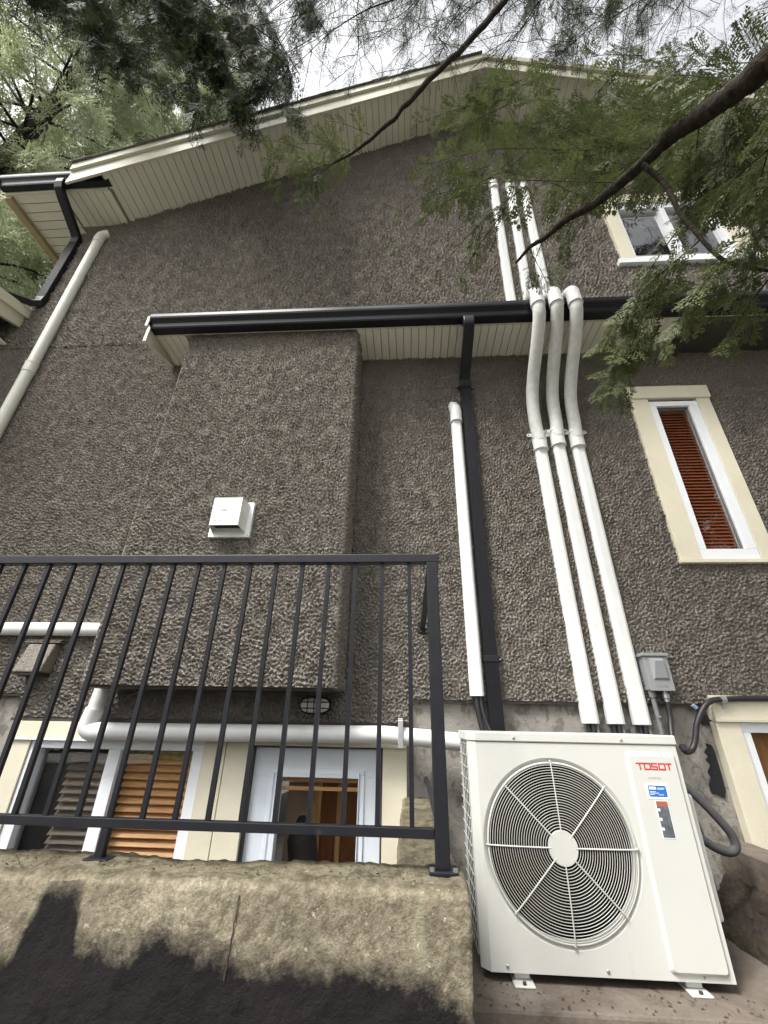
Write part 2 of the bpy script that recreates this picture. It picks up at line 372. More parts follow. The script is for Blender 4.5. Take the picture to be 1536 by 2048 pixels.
rough_bar('curb_foot', [(1.50, -1.5), (1.505, -.90), (1.53, -.87), (1.63, -.78), (1.70, -.70)], .7, 3.0, .009, 'y', M['soil'], curb, .011, 42., sm=False)
lab = MB(); lab.box(0, .062, 0, .004, 0, .030); lb = lab.build('paper_label', M['stickerw'])
lb.location = (.168, 1.93, -.9545); lb.rotation_euler = (R(-38), 0, R(-4))
tag(lb, 'small white paper label lying at the foot of the parapet below the fan unit', 'label')
lt = MB()
for i in range(4): lt.box(.006, .03 - (i % 2) * .006, -.0008, 0, .006 + i * .006, .009 + i * .006)
lp = lt.build('print_lines', M['print']); lp.parent = lb

# ------------------------------------------------------------------ house
house = thing('house', 'taupe roughcast stucco house with cream eaves, seen steeply from below', 'house', (0, 3, -2.3))
YW = 3.0; SA, SS, XP = 7.47, .47, 1.12
def soff(x): return SA + SS * x if x <= XP else SA + SS * (2 * XP - x)
HOLES = [(2.115, 2.525, 1.10, 2.55), (2.475, 3.60, 4.66, 5.51)]
def wall_mesh(x0, x1, z0, z1, holes, y0, y1):
    xs = sorted({x0, x1, *[h[0] for h in holes], *[h[1] for h in holes]}); zs = sorted({z0, z1, *[h[2] for h in holes], *[h[3] for h in holes]})
    xs = [x for x in xs if x0 <= x <= x1]; zs = [z for z in zs if z0 <= z <= z1]; mb = MB()
    for i in range(len(xs) - 1):
        for j in range(len(zs) - 1):
            cx, cz = (xs[i] + xs[i + 1]) / 2, (zs[j] + zs[j + 1]) / 2
            if any(h[0] < cx < h[1] and h[2] < cz < h[3] for h in holes): continue
            mb.box(xs[i], xs[i + 1], y0, y1, zs[j], zs[j + 1])
    bm = bmesh.new(); me = bpy.data.meshes.new('t'); me.from_pydata(mb.v, [], mb.f); bm.from_mesh(me)
    bmesh.ops.remove_doubles(bm, verts=bm.verts, dist=1e-5)
    seen = {}
    for f in list(bm.faces):        # remove coincident inner faces
        key = tuple(sorted(v.index for v in f.verts)); seen.setdefault(key, []).append(f)
    kill = [f for fl in seen.values() if len(fl) > 1 for f in fl]; bmesh.ops.delete(bm, geom=kill, context='FACES_ONLY')
    return bm
def finish(bm, name, mat, parent):
    bmesh.ops.recalc_face_normals(bm, faces=bm.faces); me = bpy.data.meshes.new(name); bm.to_mesh(me); bm.free(); me.materials.append(mat)
    o = bpy.data.objects.new(name, me); COL.objects.link(o); o.parent = parent; o.matrix_parent_inverse = inv(parent); return o
bm = wall_mesh(-4.28, 7.0, .13, 8.1, HOLES, YW, YW + .2)
for s in (1, -1):
    no = Vector((-SS * s, 0, 1)).normalized(); co = Vector((XP, 0, SA + SS * XP + .02))
    bmesh.ops.bisect_plane(bm, geom=bm.verts[:] + bm.edges[:] + bm.faces[:], plane_co=co, plane_no=no, clear_outer=True)
wall = finish(bm, 'stucco_wall', M['stucco'], house)
MB().box(-7.5, -4.28, YW, YW + .2, .13, 3.95).build('wing_wall', M['stucco'], house)
MB().box(-2.66, .003, YW, YW + .2, -.013, .13).box(-4.28, -4.1, 3.2, 9, .2, 5.76).build('lower_stucco_band', M['stucco'], house)
# drip edge under the stucco
dm = MB(); dm.box(.0, 7, YW - .006, YW + .02, .118, .129).box(-2.68, 0, YW - .012, YW + .0, -.032, -.014).box(-7, -2.67, YW - .006, YW + .02, .119, .129)
dm.build('drip_screed', M['darkbrown'], house)
MB().box(-4.28, -2.34, YW - .006, YW + .0, 3.398, 3.407).build('control_joint', M['darkbrown'], house)
fh = [(-2.47, -1.31, -2.0, -.135), (-.99, -.18, -2.35, -.14), (2.01, 3.2, -1.3, .03)]
bm = wall_mesh(-7, 7, -2.5, .125, fh, YW + .03, YW + .28); finish(bm, 'foundation_wall', M['foundation'], house)
# bay (bump-out)
bay = MB(); bay.box(-2.01, -.45, 2.655, YW, .172, 3.25); bay_o = bay.build('bay', M['stucco'], house, bevel=.012, seg=3)
MB().box(-1.99, -.47, 2.67, YW, .160, .1735).build('bay_underside', M['darkbrown'], house)

# the roughcast coat itself: a finely folded skin laid over the walls
def coat(name, u0, u1, v0, v1, step, place, keep, parent, seed, amp=.024, lam=.0245, taper=0):
    g = np.random.default_rng(seed); nu = int((u1 - u0) / step) + 1; nv = int((v1 - v0) / step) + 1
    f = np.fft.rfft2(g.normal(size=(nv, nu))); fy = np.fft.fftfreq(nv, step)[:, None]; fx = np.fft.rfftfreq(nu, step)[None, :]
    def band(l, wd, ax=1.): fr_ = np.sqrt((fx * .90 + fy * .10 * ax) ** 2 + (fy * 1.15) ** 2) * l; return np.exp(-(np.log(fr_ + 1e-6) / wd) ** 2)
    h = np.fft.irfft2(f * band(lam, .62), s=(nv, nu)); h /= h.std(); h2 = np.fft.irfft2(f[::-1] * band(lam * .5, .4), s=(nv, nu)); h2 /= h2.std(); h3 = np.fft.irfft2(f * band(lam * 7, .6), s=(nv, nu)); h3 /= h3.std()
    h = (np.tanh(h * 1.1) * .5 + .5) * (1 + .15 * h3) + .16 * h2; h = np.clip(h, 0, 1.5) * amp
    U, V = np.meshgrid(u0 + np.arange(nu) * step, v0 + np.arange(nv) * step)
    if taper: h = h * np.clip(np.minimum(U - u0, u1 - U) / taper, 0, 1) ** .6
    P = place(U, V, h).reshape(-1, 3).astype(np.float32)
    K = keep(U + step / 2, V + step / 2)[:-1, :-1]; a = (np.arange(nv - 1)[:, None] * nu + np.arange(nu - 1)[None, :])[K]
    q = np.stack([a, a + 1, a + 1 + nu, a + nu], 1); used = np.unique(q); mp = np.zeros(len(P), np.int32); mp[used] = np.arange(len(used)); q = mp[q].astype(np.int32); P = P[used]; n = len(q)
    me = bpy.data.meshes.new(name); me.vertices.add(len(P)); me.vertices.foreach_set('co', P.reshape(-1)); me.loops.add(n * 4); me.loops.foreach_set('vertex_index', q.reshape(-1))
    me.polygons.add(n); me.polygons.foreach_set('loop_start', np.arange(0, n * 4, 4, dtype=np.int32)); me.polygons.foreach_set('use_smooth', np.ones(n, bool)); me.update(calc_edges=True); me.materials.append(M['stucco'])
    o = bpy.data.objects.new(name, me); COL.objects.link(o); o.parent = parent; o.matrix_parent_inverse = inv(parent) if parent.type == 'EMPTY' else Matrix(); print(name, n); return o
def front(y): return lambda U, V, h: np.stack([U, y - .0015 - h, V], -1)
def keep_low(U, V):
    k = (V < 3.52) & ~((U > -2.0) & (U < -.46) & (V > .18))
    k &= ~((U > 1.97) & (U < 2.63) & (V > 1.09) & (V < 2.70)); k &= ~((U > -2.30) & (V > 3.24))
    k &= (V > .135) | ((U > -2.655) & (U < -.002)); return k
def keep_up(U, V):
    k = V < (SA + SS * (XP - np.abs(U - XP))) + .028; k &= ~((U > 2.35) & (U < 3.79) & (V > 4.53) & (V < 5.74)); k &= ~((U > -2.30) & (V < 3.45)); k &= (U > -4.28) | (V < 3.9); return k
coat('stucco_coat', -4.75, 4.3, -.008, 3.52, .0068, front(YW), keep_low, house, 1)
coat('stucco_coat', -4.75, 5.6, 3.50, 8.05, .011, front(YW), keep_up, house, 2, .034, .037)
coat('bay_coat', -2.012, -.448, .174, 3.23, .0068, front(2.655), lambda U, V: U > -9, bay_o, 3, taper=.022)
coat('bay_coat', 2.652, 3.0, .174, 3.23, .0068, lambda U, V, h: np.stack([-.45 + .0015 + h, U, V], -1), lambda U, V: U > 0, bay_o, 4, taper=.022)

def slanted(mb, x0, x1, y0, y1, zf, t, dz=0):
    return mb.hexa([(x0, y0, zf(x0) + dz), (x1, y0, zf(x1) + dz), (x1, y1, zf(x1) + dz), (x0, y1, zf(x0) + dz), (x0, y0, zf(x0) + dz + t), (x1, y0, zf(x1) + dz + t), (x1, y1, zf(x1) + dz + t), (x0, y1, zf(x0) + dz + t)])
YF = 2.44
roof = MB()
slanted(roof, -3.98, XP, YF - .03, 9, soff, .03, .34); slanted(roof, XP, 6.6, YF - .03, 9, soff, .03, .34)
rf = roof.build('roof', M['shingle'], house)
sb = MB(); bk = MB(); x = -3.60
while x < 6.2:
    x1 = min(x + .086, 6.2)
    if x < XP < x1: x1 = XP
    slanted(sb, x, x1 - .007, YF + .005, YW, soff, .012); x = x1
slanted(bk, -3.62, XP, YF + .005, YW + .05, soff, .02, .014); slanted(bk, XP, 6.2, YF + .005, YW + .05, soff, .02, .014)
sb.build('rake_soffit', M['soffit'], rf); bk.build('soffit_channel', M['groove'], rf)
fa = MB(); slanted(fa, -3.97, XP, YF - .022, YF + .003, soff, .21, -.022); slanted(fa, XP, 6.6, YF - .022, YF + .003, soff, .21, -.022); fa.build('rake_fascia', M['cream2'], rf)
fb = MB(); slanted(fb, -3.97, XP, YF - .055, YF - .0, soff, .125, .198); slanted(fb, XP, 6.6, YF - .055, YF - .0, soff, .125, .198); fb.build('rake_moulding', M['cream2'], rf)
sh = MB(); x = -3.98
while x < XP - .1:
    q = x + .16 + random.random() * .1; slanted(sh, x, min(q, XP), YF - .075 - random.random() * .012, YF + .2, soff, .012 + random.random() * .008, .327); x = q
sh.build('shingle_edge', M['shingle'], rf)
# level return of the eave at the left
er = thing('x', '', ''); bpy.data.objects.remove(er)
ev = MB(); x = -4.22
while x < -3.62:
    ev.box(x, x + .094, 2.60, YW, 5.76, 5.772); x += .104
y = 2.60
while y < 6:
    x_ = -4.25
    ev.box(-4.86, x_, y, y + .094, 5.76, 5.772); y += .104
ev.build('return_soffit', M['soffit'], rf)
MB().box(-4.86, -3.58, 2.60, 6, 5.775, 5.80).build('return_channel', M['groove'], rf)
MB().box(-4.94, -3.62, 2.575, 6, 5.80, 5.96).box(-4.94, -3.62, 2.575, 2.598, 5.745, 5.80).build('return_fascia', M['cream2'], rf)
MB().box(-4.95, -4.86, 2.60, 6, 5.70, 5.798).build('side_fascia', M['tanboard'], rf)
MB().box(-3.66, -3.60, 2.60, YW, 5.742, 5.759).build('soffit_moulding', M['soffit'], rf)
# pent roof over the ground floor
pent = MB(); pent.add([(-2.34, 2.60, 3.335), (4.2, 2.60, 3.335), (4.2, YW, 3.56), (-2.34, YW, 3.56), (-2.34, 2.60, 3.30), (4.2, 2.60, 3.30), (4.2, YW, 3.52), (-2.34, YW, 3.52)],
    [(0, 1, 2, 3), (7, 6, 5, 4), (0, 4, 5, 1), (1, 5, 6, 2), (2, 6, 7, 3), (3, 7, 4, 0)])
pr = pent.build('pent_roof', M['shingle'], house)
sp = MB(); sp_l = MB(); x = -2.33; i = 0
while x < 2.44:
    a, b = x, min(x + .070, 2.45)
    if not (-2.02 < (a + b) / 2 < -.44): (sp_l if b < -2.0 else sp).box(a, b - .006, 2.63, YW, 3.182, 3.192)
    x += .070
sp.build('pent_soffit', M['soffit'], pr); sp_l.build('pent_soffit', M['soffit'], pr)
MB().box(-2.33, 2.45, 2.63, YW, 3.1945, 3.215).build('pent_channel', M['groove'], pr)
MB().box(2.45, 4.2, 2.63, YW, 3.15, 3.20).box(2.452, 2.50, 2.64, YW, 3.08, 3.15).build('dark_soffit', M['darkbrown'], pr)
MB().box(-2.33, 4.2, 2.605, 2.63, 3.190, 3.33).build('pent_fascia', M['cream2'], pr)
pe = MB(); pe.prism_x([(2.53, 3.02), (YW, 3.16), (YW, 3.53), (2.53, 3.285)], -2.362, -2.335); pe.prism_x([(2.515, 3.20), (YW, 3.44), (YW, 3.57), (2.515, 3.32)], -2.385, -2.362)
pe.build('end_board', M['cream2'], pr)
# lower roof at the left edge
lr = MB(); lr.prism_x([(2.0, 3.58), (YW, 3.92), (YW, 4.10), (2.0, 3.80)], -7.5, -4.30)
l_ = lr.build('wing_roof', M['shingle'], house)
MB().prism_x([(2.0, 3.50), (YW, 3.84), (YW, 4.02), (2.0, 3.74)], -4.30, -4.262).prism_x([(1.98, 3.70), (YW, 3.98), (YW, 4.10), (1.98, 3.82)], -4.262, -4.225).build('end_board', M['cream2'], l_)
MB().box(-7.5, -4.302, 2.0, YW, 3.56, 3.575).build('wing_soffit', M['soffit'], l_)

# ---- windows and door (parts of the house)
def slats(mb, x0, x1, z0, z1, pitch, y, tilt=.6, w=.024):
    z = z0
    while z < z1:
        dy, dz = math.cos(tilt) * w / 2, math.sin(tilt) * w / 2
        mb.hexa([(x0, y - dy, z - dz), (x1, y - dy, z - dz), (x1, y + dy, z + dz), (x0, y + dy, z + dz), (x0, y - dy, z - dz + .003), (x1, y - dy, z - dz + .003), (x1, y + dy, z + dz + .003), (x0, y + dy, z + dz + .003)])
        z += pitch
    return mb
def pane(x0, x1, z0, z1, y, par):
    return MB().add([(x0, y, z0), (x1, y, z0), (x1, y, z1), (x0, y, z1)], [(0, 1, 2, 3)]).build('pane', M['glass'], par, fix=False)
def room(x0, x1, z0, z1, y0, y1, mat, par, name='reveal'):
    return MB().add([(x0, y0, z0), (x1, y0, z0), (x1, y0, z1), (x0, y0, z1), (x0, y1, z0), (x1, y1, z0), (x1, y1, z1), (x0, y1, z1)],
        [(4, 5, 6, 7), (0, 1, 5, 4), (3, 7, 6, 2), (0, 4, 7, 3), (1, 2, 6, 5)]).build(name, mat, par, fix=False)
# tall narrow window
t = MB(); t.box(1.962, 2.115, 2.956, YW, 1.085, 2.585).box(2.525, 2.635, 2.956, YW, 1.085, 2.585).box(1.940, 2.650, 2.948, YW, 2.5855, 2.715).box(1.955, 2.64, 2.945, YW, 1.055, 1.0845)
w1 = t.build('narrow_window', M['cream'], house, bevel=.003)
w1['label'] = 'tall narrow window with cream casing'
MB().box(1.955, 2.64, 2.945, YW - .03, 2.576, 2.5895).build('drip_cap', M['cream2'], w1)
MB().frame(2.117, 2.523, 1.087, 2.549, 2.172, 2.445, 1.165, 2.498, 2.962, 3.06).build('frame', M['whiteframe'], w1, bevel=.003)
MB().frame(2.172, 2.445, 1.165, 2.498, 2.182, 2.435, 1.173, 2.490, 2.982, 3.0).build('sash', M['greytube'], w1)
pane(2.18, 2.437, 1.172, 2.492, 2.990, w1)
slats(MB(), 2.176, 2.432, 1.18, 2.49, .029, 3.018, 1.0, .036).build('blind', M['blind_r'], w1)
room(2.15, 2.50, 1.10, 2.55, 3.075, 3.3, M['dark'], w1)
# upper double window
t = MB(); t.box(2.34, 2.478, 2.935, YW, 4.515, 5.60).box(3.60, 3.80, 2.945, YW, 4.515, 5.60).box(2.32, 3.83, 2.938, YW, 5.6005, 5.75)
w2 = t.build('double_window', M['cream'], house, bevel=.003)
w2['label'] = 'upper two-pane window with cream casing'
MB().box(2.30, 3.90, 2.93, YW, 4.44, 4.514).build('sill', M['whiteframe'], w2, bevel=.004)
MB().frame(2.479, 3.599, 4.516, 5.599, 2.53, 3.55, 4.60, 5.50, 2.972, 3.06).box(2.99, 3.06, 2.972, 3.06, 4.60, 5.50).build('frame', M['whiteframe'], w2, bevel=.003)
pane(2.53, 2.99, 4.60, 5.50, 3.02, w2); pane(3.06, 3.55, 4.60, 5.50, 3.02, w2)
room(2.50, 3.58, 4.58, 5.52, 3.06, 3.7, M['dark'], w2)
# window of the stairwell
t = MB(); t.box(-2.625, -1.0, 2.965, YW + .03, -.130, -.034).box(-2.605, -2.472, 2.972, YW + .03, -2.0, -.131).box(-1.309, -1.165, 2.972, YW + .03, -2.0, -.131).box(-1.160, -1.0, 2.972, YW + .03, -2.35, -.131)
w3 = t.build('basement_window', M['cream'], house, bevel=.002)
w3['label'] = 'basement window with two panes behind the railing'
MB().box(-2.625, -1.30, 2.957, YW, -.142, -.131).build('drip_cap', M['whiteframe'], w3)
MB().frame(-2.470, -1.312, -1.95, -.143, -2.40, -1.378, -1.85, -.188, 2.985, 3.07).box(-1.935, -1.855, 2.985, 3.07, -1.85, -.188).build('frame', M['whiteframe'], w3, bevel=.003)
pane(-2.40, -1.935, -1.85, -.188, 3.03, w3); pane(-1.855, -1.378, -1.85, -.188, 3.03, w3)
slats(MB(), -1.85, -1.395, -1.80, -.24, .043, 3.085, .8, .05).build('blind', M['blind_o'], w3)
slats(MB(), -2.24, -1.945, -1.80, -.21, .043, 3.085, .8, .05).build('blind', M['blind_d'], w3)
MB().box(-2.40, -1.935, 3.046, 3.048, -1.85, -.188).build('fly_screen', M['mesh'], w3)
MB().box(-1.86, -1.385, 3.075, 3.12, -.245, -.192).build('valance', wood_mat('yellowed_valance', (.16, .11, .02), (.45, .36, .10), (9, 1, 9)), w3)
room(-2.45, -1.33, -1.95, -.15, 3.07, 3.6, M['dark'], w3)
# door
door = MB(); door.frame(-.985, -.183, -2.3, -.158, -.804, -.320, -2.1, -.316, 3.03, 3.075)
dr = door.build('door', M['door'], house, bevel=.002); dr['label'] = 'white glazed basement door below the parapet'
MB().frame(-.872, -.282, -2.15, -.276, -.848, -.306, -2.12, -.298, 3.018, 3.031).frame(-.836, -.314, -2.11, -.286, -.804, -.320, -2.10, -.316, 3.010, 3.035).build('glass_moulding', M['door'], dr, bevel=.003)
MB().frame(-.856, -.298, -2.13, -.288, -.850, -.304, -2.124, -.294, 3.026, 3.032).build('shadow_gap', M['greytube'], dr)
pane(-.806, -.318, -2.1, -.314, 3.05, dr)
MB().box(-.998, -.986, 3.0, 3.06, -2.3, -.146).box(-.181, -.170, 3.0, 3.06, -2.3, -.146).box(-.998, -.170, 3.0, 3.06, -.157, -.146).build('door_stop', M['darkbrown'], dr)
MB().box(-.169, -.022, 2.972, YW + .03, -2.35, -.120).box(-.999, -.022, 2.965, YW + .03, -.1455, -.090).build('casing', M['cream'], dr, bevel=.002)
# what stands right behind the door glass
MB().box(-.83, -.30, 3.55, 3.57, -2.3, .1).build('hall_panel', M['panelwood'], dr)
MB().box(-.83, -.66, 3.35, 3.40, -2.3, .1).build('hall_wall', M['plaster'], dr)
MB().box(-.66, -.60, 3.30, 3.36, -2.3, .1).box(-.50, -.475, 3.4, 3.45, -2.3, .1).build('hall_post', M['panellight'], dr)
MB().box(-.81, -.315, 3.07, 3.10, -.345, -.31).box(-.81, -.315, 3.06, 3.075, -.388, -.368).build('hall_blind', M['blind_o'], dr)
MB().hexa([(-.78, 3.28, -.60), (-.76, 3.28, -.63), (-.76, 3.3, -.63), (-.78, 3.3, -.60), (-.62, 3.28, -.46), (-.60, 3.28, -.49), (-.60, 3.3, -.49), (-.62, 3.3, -.46)]).build('hall_brace', M['panellight'], dr)
MB().tube(cr([(-.70, 3.25, -.55), (-.69, 3.25, -.66), (-.66, 3.25, -.85), (-.67, 3.25, -1.2)]), [.02 + .07 * min(1, i / 8) for i in range(25)], 12).build('hall_coat', M['cloth'], dr)
# basement window at the right
t = MB(); t.box(1.868, 3.3, 2.960, YW + .03, .045, .183).box(1.868, 2.009, 2.970, YW + .03, -1.3, .0345)
w4 = t.build('corner_window', M['cream'], house, bevel=.002); w4['label'] = 'basement window with cream casing and red-brown pane'
MB().box(1.866, 3.3, 2.952, YW, .035, .0445).build('drip_cap', M['cream2'], w4)
MB().frame(2.010, 3.1, -1.3, .034, 2.065, 3.04, -1.2, -.022, 2.985, 3.07).build('frame', M['whiteframe'], w4, bevel=.003)
pane(2.06, 3.04, -1.2, -.02, 3.02, w4)
MB().box(2.03, 3.06, 3.09, 3.1, -1.3, .03).build('curtain', M['panelwood'], w4)
# torn hole in the foundation coat, with the black membrane showing
poly = [(1.875, -.43), (1.868, .0)]
hp = [(1.866, .03), (1.845, .02), (1.84, -.005), (1.852, -.02)]
mb = MB(); pl = [at(1441, 1590, YW), at(1429, 1588, YW), at(1424, 1570, YW), at(1428, 1555, YW), at(1421, 1545, YW), at(1427, 1530, YW), at(1417, 1520, YW), at(1424, 1512, YW), at(1414, 1505, YW), at(1420, 1495, YW), at(1417, 1487, YW), at(1427, 1490, YW), at(1432, 1500, YW), at(1438, 1518, YW), at(1447, 1548, YW), at(1456, 1582, YW), at(1455, 1598, YW)]
mb.prism_y([(p.x, p.z) for p in pl][::-1], YW + .018, YW + .0295)
pl2 = [at(1398, 1416, YW), at(1412, 1420, YW), at(1422, 1436, YW), at(1424, 1452, YW), at(1410, 1450, YW), at(1404, 1438, YW)]
mb.prism_y([(p.x, p.z) for p in pl2][::-1], YW + .018, YW + .0295)
mb.build('torn_membrane', M['membrane'], house)

# ------------------------------------------------------------------ gutters and downspouts
def gutter_mesh(mb, x0, x1, yb, z0, d=.125, h=.135):
    # K-style profile, open on top
    P = [(yb, z0 + h), (yb, z0), (yb - d * .60, z0), (yb - d * .66, z0 + h * .10), (yb - d * .70, z0 + h * .34), (yb - d * .80, z0 + h * .46), (yb - d * .96, z0 + h * .60), (yb - d, z0 + h * .72), (yb - d, z0 + h * .94), (yb - d * .97, z0 + h), (yb - d * .90, z0 + h),
         (yb - d * .90, z0 + h * .74), (yb - d * .72, z0 + h * .5), (yb - d * .6, z0 + h * .06), (yb - .004, z0 + .006), (yb - .004, z0 + h)]
    return mb.prism_x(P, x0, x1)
gm = MB(); gutter_mesh(gm, -2.333, 4.2, 2.604, 3.172); gm.box(-2.3345, -2.330, 2.49, 2.603, 3.19, 3.30)
g1 = gm.build('gutter', M['black_al']); tag(g1, 'long black gutter along the low eave above the bay', 'gutter')
gm = MB(); gutter_mesh(gm, -4.96, -3.56, 2.574, 5.775, .115, .165); gm.box(-4.965, -4.96, 2.46, 2.573, 5.78, 5.93)
g2 = gm.build('gutter', M['black_al']); tag(g2, 'short black gutter at the roof corner in the upper left', 'gutter')
def ribbed(w, d, n=7):
    """closed profile in local (a across, b outward) units of metres; ribs on the outer face"""
    P = [(-w, -d), (w, -d), (w, d)]
    for i in range(n):
        a = w - (i + .35) * 2 * w / n; b = w - (i + .65) * 2 * w / n
        P += [(a + .002, d), (a, d - .004), (b, d - .004), (b - .002, d)]
    return P + [(-w, d)]
ds = thing('downspout', 'black ribbed downspout running from the low gutter down beside a white cover', 'downspout', (.54, 2.96, -.2))
def pipe_path(P, r): return P
prof = ribbed(.044, .030)
bx = [(-.044, -.030), (.044, -.030), (.044, .030), (-.044, .030)]
MB().tube([(.54, 2.962, -.95), (.54, 2.962, 2.80)], 1, prof=prof, smooth=False, up=(0, -1, 0)).build('pipe', M['black_al'], ds)
el = cr([(.54, 2.540, 3.20), (.54, 2.535, 3.155), (.542, 2.56, 3.10), (.544, 2.88, 2.90), (.54, 2.955, 2.84), (.54, 2.962, 2.78)], 6)
el = cr([(.542, 2.60, 3.185), (.542, 2.555, 3.175), (.542, 2.525, 3.14), (.542, 2.528, 3.085), (.542, 2.575, 3.03)], 4) + cr([(.541, 2.88, 2.90), (.54, 2.945, 2.85), (.54, 2.962, 2.79)], 5)
MB().tube(el, 1.03, prof=bx, smooth=False, up=(0, -1, .25)).build('elbow', M['black_al'], ds, bevel=.006)
for z in (.385, 2.77):
    s_ = MB().box(.490, .590, 2.927, YW, z - .02, z + .02)
    s_.prism_y([(.590, z - .028), (.625, z), (.590, z + .028)], YW - .036, YW - .028).prism_y([(.490, z + .028), (.455, z), (.490, z - .028)], YW - .036, YW - .028)
    st = s_.build('strap', M['black_al'], ds, bevel=.003); MB().disc_y(.605, z, YW - .040, YW - .0355, .005, 10).build('screw', M['screw'], st)
MB().box(.488, .592, 2.925, YW, -.16, -.06).build('coupling', M['black_al'], ds, bevel=.004)
ds2 = thing('downspout', 'black downspout dropping from the upper left roof corner gutter to the wing roof', 'downspout', (-4.16, 2.96, 4.1))
el = [Vector((-4.15, 2.50, 5.80)), Vector((-4.15, 2.50, 5.74)), Vector((-4.15, 2.52, 5.68)), Vector((-4.15, 2.58, 5.63))] + [Vector((-4.15, 2.90, 5.44)), Vector((-4.15, 2.95, 5.39)), Vector((-4.15, 2.955, 5.3))]
MB().tube(el, 1.15, prof=bx, smooth=False, up=(0, -1, .25)).build('elbow', M['black_al'], ds2, bevel=.008)
MB().tube([(-4.15, 2.957, 5.32), (-4.16, 2.957, 4.25)], 1.12, prof=prof, smooth=False, up=(0, -1, 0)).build('pipe', M['black_al'], ds2)
MB().tube([(-4.16, 2.955, 4.27), (-4.165, 2.95, 4.19), (-4.20, 2.90, 4.13), (-4.27, 2.80, 4.09), (-4.36, 2.68, 4.05)], 1.14, prof=bx, smooth=False, up=(0, -1, .5)).build('elbow', M['black_al'], ds2, bevel=.008)

# ------------------------------------------------------------------ white line covers
def cover_prof(w, d):
    return [(-w, -d), (w, -d), (w, d * .2), (w * .80, d * .75), (w * .5, d), (-w * .5, d), (-w * .80, d * .75), (-w, d * .2)]
def cover(mb, x, z0, z1, w=.050, d=.032, xo=0., y=None):
    y = YW - d if y is None else y
    return mb.tube([(x, y, z0), (x + xo, y, z1)], 1, prof=cover_prof(w, d), smooth=False, up=(0, -1, 0))
LOWER = 'white line covers of the fan unit on the lower wall'
names = ['left', 'middle', 'right']
for i, (x, zc) in enumerate(((1.122, 2.11), (1.276, 2.15), (1.432, 2.13))):
    t = thing('line_cover', 'lower white pipe cover with a bent upper hose, %s of the three' % names[i], 'pipe cover', (x, 2.97, 0), LOWER)
    zb = (.012, .012, .010)[i]
    cover(MB(), x, zb, zc).build('cover', M['white'], t, bevel=.003)
    MB().tube([(x, YW - .034, zc - .05), (x, YW - .036, zc + .07)], .058, 20).tube([(x, YW - .034, zc - .055), (x, YW - .034, zc - .045)], .061, 20).tube([(x, YW - .036, zc + .062), (x, YW - .036, zc + .072)], .061, 20).build('coupling', M['white'], t)
    j = (-.012, .01, .006)[i]
    hp = cr([(x, 2.955, zc + .03), (x - .002 + j, 2.945, zc + .18), (x - .012 + j, 2.895, zc + .40), (x - .008 + j, 2.80, zc + .58), (x + j * .5, 2.60, zc + .80), (x, 2.47, zc + .96), (x - .002, 2.44, 3.18), (x - .004, 2.437, 3.235)], 7)
    MB().tube(hp, .052, 20).build('hose', M['hose'], t)
    MB().tube([(x - .004, 2.437, 3.17), (x - .004, 2.437, 3.25)], .058, 22).tube([(x - .004, 2.437, 3.168), (x - .004, 2.437, 3.178)], .0605, 22).build('collar', M['white'], t)
    cp = [(x - .004, 2.437, 3.245), (x - .004, 2.437, 3.29), (x - .006, 2.445, 3.325), (x - .010, 2.475, 3.352), (x - .014, 2.53, 3.365), (x - .02, 2.62, 3.375), (x - .03, 2.75, 3.43), (x - .03, 2.93, 3.53)]
    MB().tube(cr(cp[:5], 4) + cp[5:], .056, 20).build('cap', M['white'], t)
    # strap with two ears
    zs = zc + .105
    s_ = MB().tube([(x, YW - .038, zs - .012), (x, YW - .038, zs + .012)], .0565, 20)
    for sgn in (-1, 1):
        s_.prism_y([(x + sgn * a, zs + b) for a, b in ((.045, -.016), (.085, -.018), (.098, -.006), (.098, .006), (.085, .018), (.045, .016))][::sgn], YW - .036, YW - .028)
    st = s_.build('strap', M['white'], t, bevel=.002)
    for sgn in (-1, 1): MB().disc_y(x + sgn * .083, zs, YW - .041, YW - .0355, .006, 10).build('screw', M['screw'], st)
    cb = MB()
    cb.tube([(x - .022, 2.965, zb + .05), (x - .018, 2.965, zb - .2)], .013, 10).tube([(x + .004, 2.96, zb + .05), (x + .008, 2.955, zb - .2)], .016, 10)
    cb.build('cable', M['cable'], t); MB().tube([(x + .030, 2.965, zb + .05), (x + .032, 2.96, zb - .2)], .011, 10).build('conduit', M['greytube'], t)
UPPER = 'white line covers on the upper wall'
for i, (xb, xt, z1) in enumerate(((1.09, 1.135, 6.10), (1.265, 1.34, 6.08), (1.47, 1.50, 6.02))):
    t = thing('line_cover', 'upper white pipe cover behind cedar twigs, %s of the three above the gutter' % names[i], 'pipe cover', (xb, 2.97, 3.5), UPPER)
    cover(MB(), xb, 3.50, z1, xo=xt - xb, w=.052).build('cover', M['white'], t, bevel=.003)
    MB().tube([(xt, YW - .034, z1 - .03), (xt, YW - .036, z1 + .05), (xt - .003, YW - .028, z1 + .10), (xt - .006, YW - .005, z1 + .135)], [.058, .058, .054, .038], 20).build('cap', M['white'], t)
t = thing('line_cover', 'single white pipe cover with open lower end, left of the ribbed black downspout', 'pipe cover', (.436, 2.97, .15))
cover(MB(), .436, .158, 2.40, w=.046).build('cover', M['white'], t, bevel=.003)
MB().tube([(.437, YW - .034, 2.37), (.437, YW - .036, 2.47), (.432, YW - .034, 2.52), (.420, YW - .02, 2.56), (.40, YW - .012, 2.575)], [.053, .053, .052, .046, .042], 20).build('cap', M['white'], t)
MB().tube([(.437, YW - .034, 2.368), (.437, YW - .034, 2.378)], .056, 20).build('joint', M['white'], t)
